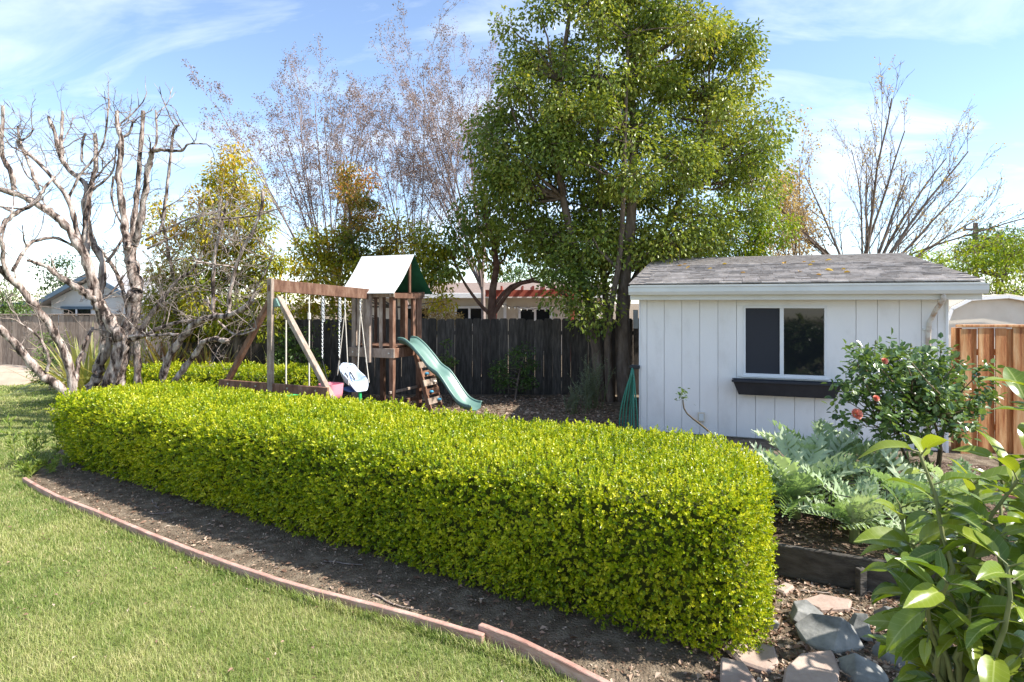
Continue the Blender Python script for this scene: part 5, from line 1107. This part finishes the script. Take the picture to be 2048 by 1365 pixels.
big_plant('young tree with large glossy leaves close to camera at right', (1.80, 2.45, 0),
          [(1838, 905, 2.3, 10), (1945, 965, 2.45, 11), (2035, 960, 2.2, 10), (1985, 1050, 2.15, 11), (1895, 1165, 2.05, 12), (2015, 1130, 2.0, 12), (1825, 1090, 2.45, 11), (1940, 1215, 2.2, 11), (1880, 1010, 2.4, 10), (1855, 1265, 2.5, 11), (1905, 1090, 2.5, 11), (1960, 1150, 2.4, 11), (2030, 1330, 2.2, 12), (1930, 1350, 2.5, 11), (1870, 1330, 2.6, 10), (2010, 1220, 2.5, 11), (2090, 1300, 2.3, 11), (2070, 1210, 2.1, 10), (1990, 1280, 2.3, 10), (2090, 1040, 2.2, 10), (1835, 1190, 2.4, 10), (1800, 1150, 2.6, 9), (1800, 1010, 2.6, 8), (1920, 1020, 2.7, 10), (2000, 980, 2.7, 10), (1960, 1080, 2.6, 10), (1815, 1290, 2.7, 9), (1900, 1240, 2.7, 10), (2150, 1000, 2.3, 12), (2220, 1080, 2.2, 12), (2180, 1180, 2.2, 12), (2280, 960, 2.3, 12), (2320, 1150, 2.2, 12), (2240, 1300, 2.2, 12), (2350, 1050, 2.4, 12), (2300, 1350, 2.3, 12), (2180, 1380, 2.3, 12), (2400, 1000, 2.2, 12), (2170, 900, 2.3, 12), (2230, 860, 2.2, 12), (2300, 880, 2.1, 12), (2360, 920, 2.3, 12), (2250, 980, 2.0, 12), (2200, 940, 2.5, 12)], 111, .168)  # tips past the right edge are unseen, added to shade the lower leaves
big_plant('second large leaved young tree reaching in from the right edge', (2.75, 3.0, 0),
          [(2060, 775, 3.0, 6), (2080, 830, 2.9, 7), (2000, 925, 3.0, 7), (2060, 1000, 2.9, 8), (2100, 1090, 2.9, 8), (2020, 1150, 2.9, 8), (2160, 900, 2.9, 9), (2200, 1000, 2.7, 9), (2180, 1100, 2.6, 9), (2120, 1200, 2.7, 9), (2060, 1260, 2.8, 9), (2250, 1150, 2.7, 9), (2300, 950, 2.9, 9), (2280, 850, 3.0, 9), (2000, 1240, 2.9, 9), (2120, 760, 3.3, 9), (2150, 850, 3.4, 9), (2200, 780, 3.2, 9), (2180, 950, 3.4, 9), (2240, 1050, 3.2, 9), (2290, 760, 3.3, 9), (2150, 1150, 3.2, 9), (2330, 870, 3.3, 9), (2120, 1010, 3.5, 9), (2260, 900, 3.6, 9)], 112, .23)  # branches out of view at right, added to cast shade over the stones

# ------------------------------------------------------------------ rocks and flagstones
def rock(label, u, v, s, seed, mat='rock', name='rock', z=0, cat='rock', flat=.6):
    rg = np.random.default_rng(seed); p = gr(u, v, z); bm = bmesh.new()
    for q in unit(rg.normal(size=(15, 3))) * rg.uniform(.75, 1.12, (15, 1)): bm.verts.new(q * np.array([s[0], s[1], s[2]]))
    r = bmesh.ops.convex_hull(bm, input=bm.verts); bmesh.ops.delete(bm, geom=list({g for g in r['geom_interior'] + r['geom_unused'] if isinstance(g, bmesh.types.BMVert)}), context='VERTS')
    bmesh.ops.bevel(bm, geom=list(bm.edges), offset=min(s) * .045, segments=1, affect='EDGES', clamp_overlap=True)
    bmesh.ops.recalc_face_normals(bm, faces=bm.faces)
    me = bpy.data.meshes.new(name); bm.to_mesh(me); bm.free(); o = link(name, me, None, M[mat]); o.location = (p[0], p[1], p[2] + s[2] * (.22 if name == 'rock' else .2)); o.rotation_euler = (0, 0, rg.random() * 6); tag(o, label, cat)
    if name == 'boulder': o.modifiers.new('sub', 'SUBSURF').render_levels = 3
rock('largest angular blue-grey rock below the bed plank', 1655, 1285, (.20, .17, .13), 1)
rock('blue-grey rock behind the largest, in line with hedge end', 1615, 1245, (.17, .14, .09), 2)
rock('dark angular rock right of the largest grey rock', 1725, 1268, (.13, .11, .10), 3)
rock('low grey rock under the large leaves near right edge', 1795, 1250, (.18, .12, .08), 4)
rock('rounded dark rock in shade at lower right', 1790, 1325, (.20, .15, .10), 5)
rock('pale flat-topped rock touching the hedge foot', 1530, 1258, (.14, .09, .06), 6)
rock('small pale stone beside the hedge foot', 1488, 1268, (.05, .045, .035), 7)
rock('grey rock at the lower right bottom edge', 1720, 1352, (.17, .14, .09), 8)
rock('tan boulder before the far left fence', 32, 765, (1.7, .9, .42), 9, 'boulder', 'boulder', cat='boulder')
def flag(label, pts, seed, h=.045):
    P = [gr(u, v) for u, v in pts]; c = sum(P) / len(P); m = MB().prism([(p[0] - c[0], p[1] - c[1], -.01) for p in P], (0, 0, h)); o = m.build('flagstone', M['flag'], None, bevel=.012); o.location = (c[0], c[1], 0); o.rotation_euler = (.03 * math.sin(seed), .04 * math.cos(seed), 0); tag(o, label, 'flagstone')
flag('pink flagstone with pointed shadow beside the hedge foot', [(1447, 1302), (1490, 1294), (1548, 1300), (1558, 1335), (1535, 1352), (1480, 1335)], 1)
flag('wide pink flagstone at the bottom edge under the grey rocks', [(1570, 1345), (1600, 1318), (1665, 1312), (1680, 1350), (1672, 1390), (1560, 1395)], 2)
flag('pale broken flagstone at the bottom edge left of the others', [(1442, 1332), (1490, 1345), (1515, 1385), (1440, 1395)], 3, .07)
flag('reddish flat stone below the bed plank', [(1600, 1208), (1640, 1196), (1705, 1210), (1700, 1226), (1640, 1228)], 4)
flag('small reddish stone between hedge and bed plank', [(1545, 1185), (1570, 1172), (1590, 1180), (1570, 1196)], 5)
# sticks lying on the soil
for i, (a, b, lab) in enumerate([((745, 1188), (835, 1222), 'thin curved dry stick on the soil beside the long edging board'), ((648, 1122), (725, 1130), 'short dry stick in the hedge shadow at middle'), ((300, 1028), (345, 1024), 'pale stick on soil near the far part of the hedge'), ((305, 1000), (318, 1018), 'tiny upright-leaning twig on soil in the hedge shadow'), ((1590, 1180), (1660, 1186), 'pale twig lying below the bed plank'), ((1690, 1210), (1720, 1222), 'small broken twig beside the reddish flat stone')]):
    p, q = gr(*a, .012), gr(*b, .02); P = limb(p, q, np.random.default_rng(i), bow=.06, n=7); P[:, 2] = np.clip(P[:, 2], .008, .03)
    o = place(tubes_mesh('dry_stick', [(P, np.linspace(.009, .005, 7))]), 'dry_stick', M['deadtwig'], None, origin=p); tag(o, lab, 'stick')
# leaf litter and bark chips
def litter(name, label, poly, n, s, z, seed, mat='litter'):
    rg = np.random.default_rng(seed); Pp = np.array(poly); X = rg.uniform(Pp[:, 0].min(), Pp[:, 0].max(), n); Y = rg.uniform(Pp[:, 1].min(), Pp[:, 1].max(), n); k = inpoly(X, Y, poly); m = k.sum()
    P = np.stack([X[k], Y[k], np.full(m, z) + rg.random(m) * .012], 1); D = rdir(rg, m); D[:, 2] *= .25
    tag(leaves(name, P, D, unit(.45 * rdir(rg, m) + np.array([0, 0, 1])), s * rg.uniform(.4, 1.3, m), M[mat], None, wr=.55, fold=.5, tmpl=4, seed=seed), label, 'litter')
bedpoly = edge[::-1] + [(1.6, 2.9), (2.6, 3.4), (2.1, 4.4), (1.2, 4.2), (-5.6, 8.6)]
litter('bark_chips', 'fine bark chips and dry leaf bits on the hedge bed soil', bedpoly, 26000, .022, .004, 1)
litter('leaf_litter', 'brown leaf litter between the rocks and the bed plank', [(1.0, 3.0), (3.2, 2.6), (3.4, 3.9), (1.9, 4.7), (1.3, 4.0)], 6000, .045, .006, 2)
litter('bed_litter', 'brown leaf litter on the raised planting bed', pb, 5500, .05, bz + .004, 3)
litter('play_area_litter', 'dry pale leaf litter under the evergreen and play tower', [(-5, 9.8), (2.0, 8.8), (2.0, 13.4), (-6, 13.6)], 9000, .07, .004, 4)
litter('lawn_litter', 'scattered straw and dry leaf bits on the lawn', [(-5.5, 2.5), (.6, 2.5), (-.3, 3.6), (-5.6, 6.9)], 420, .03, .035, 5)
litter('bed_clods', 'small soil clods and pebbles on the hedge bed', bedpoly, 3500, .05, .006, 6)
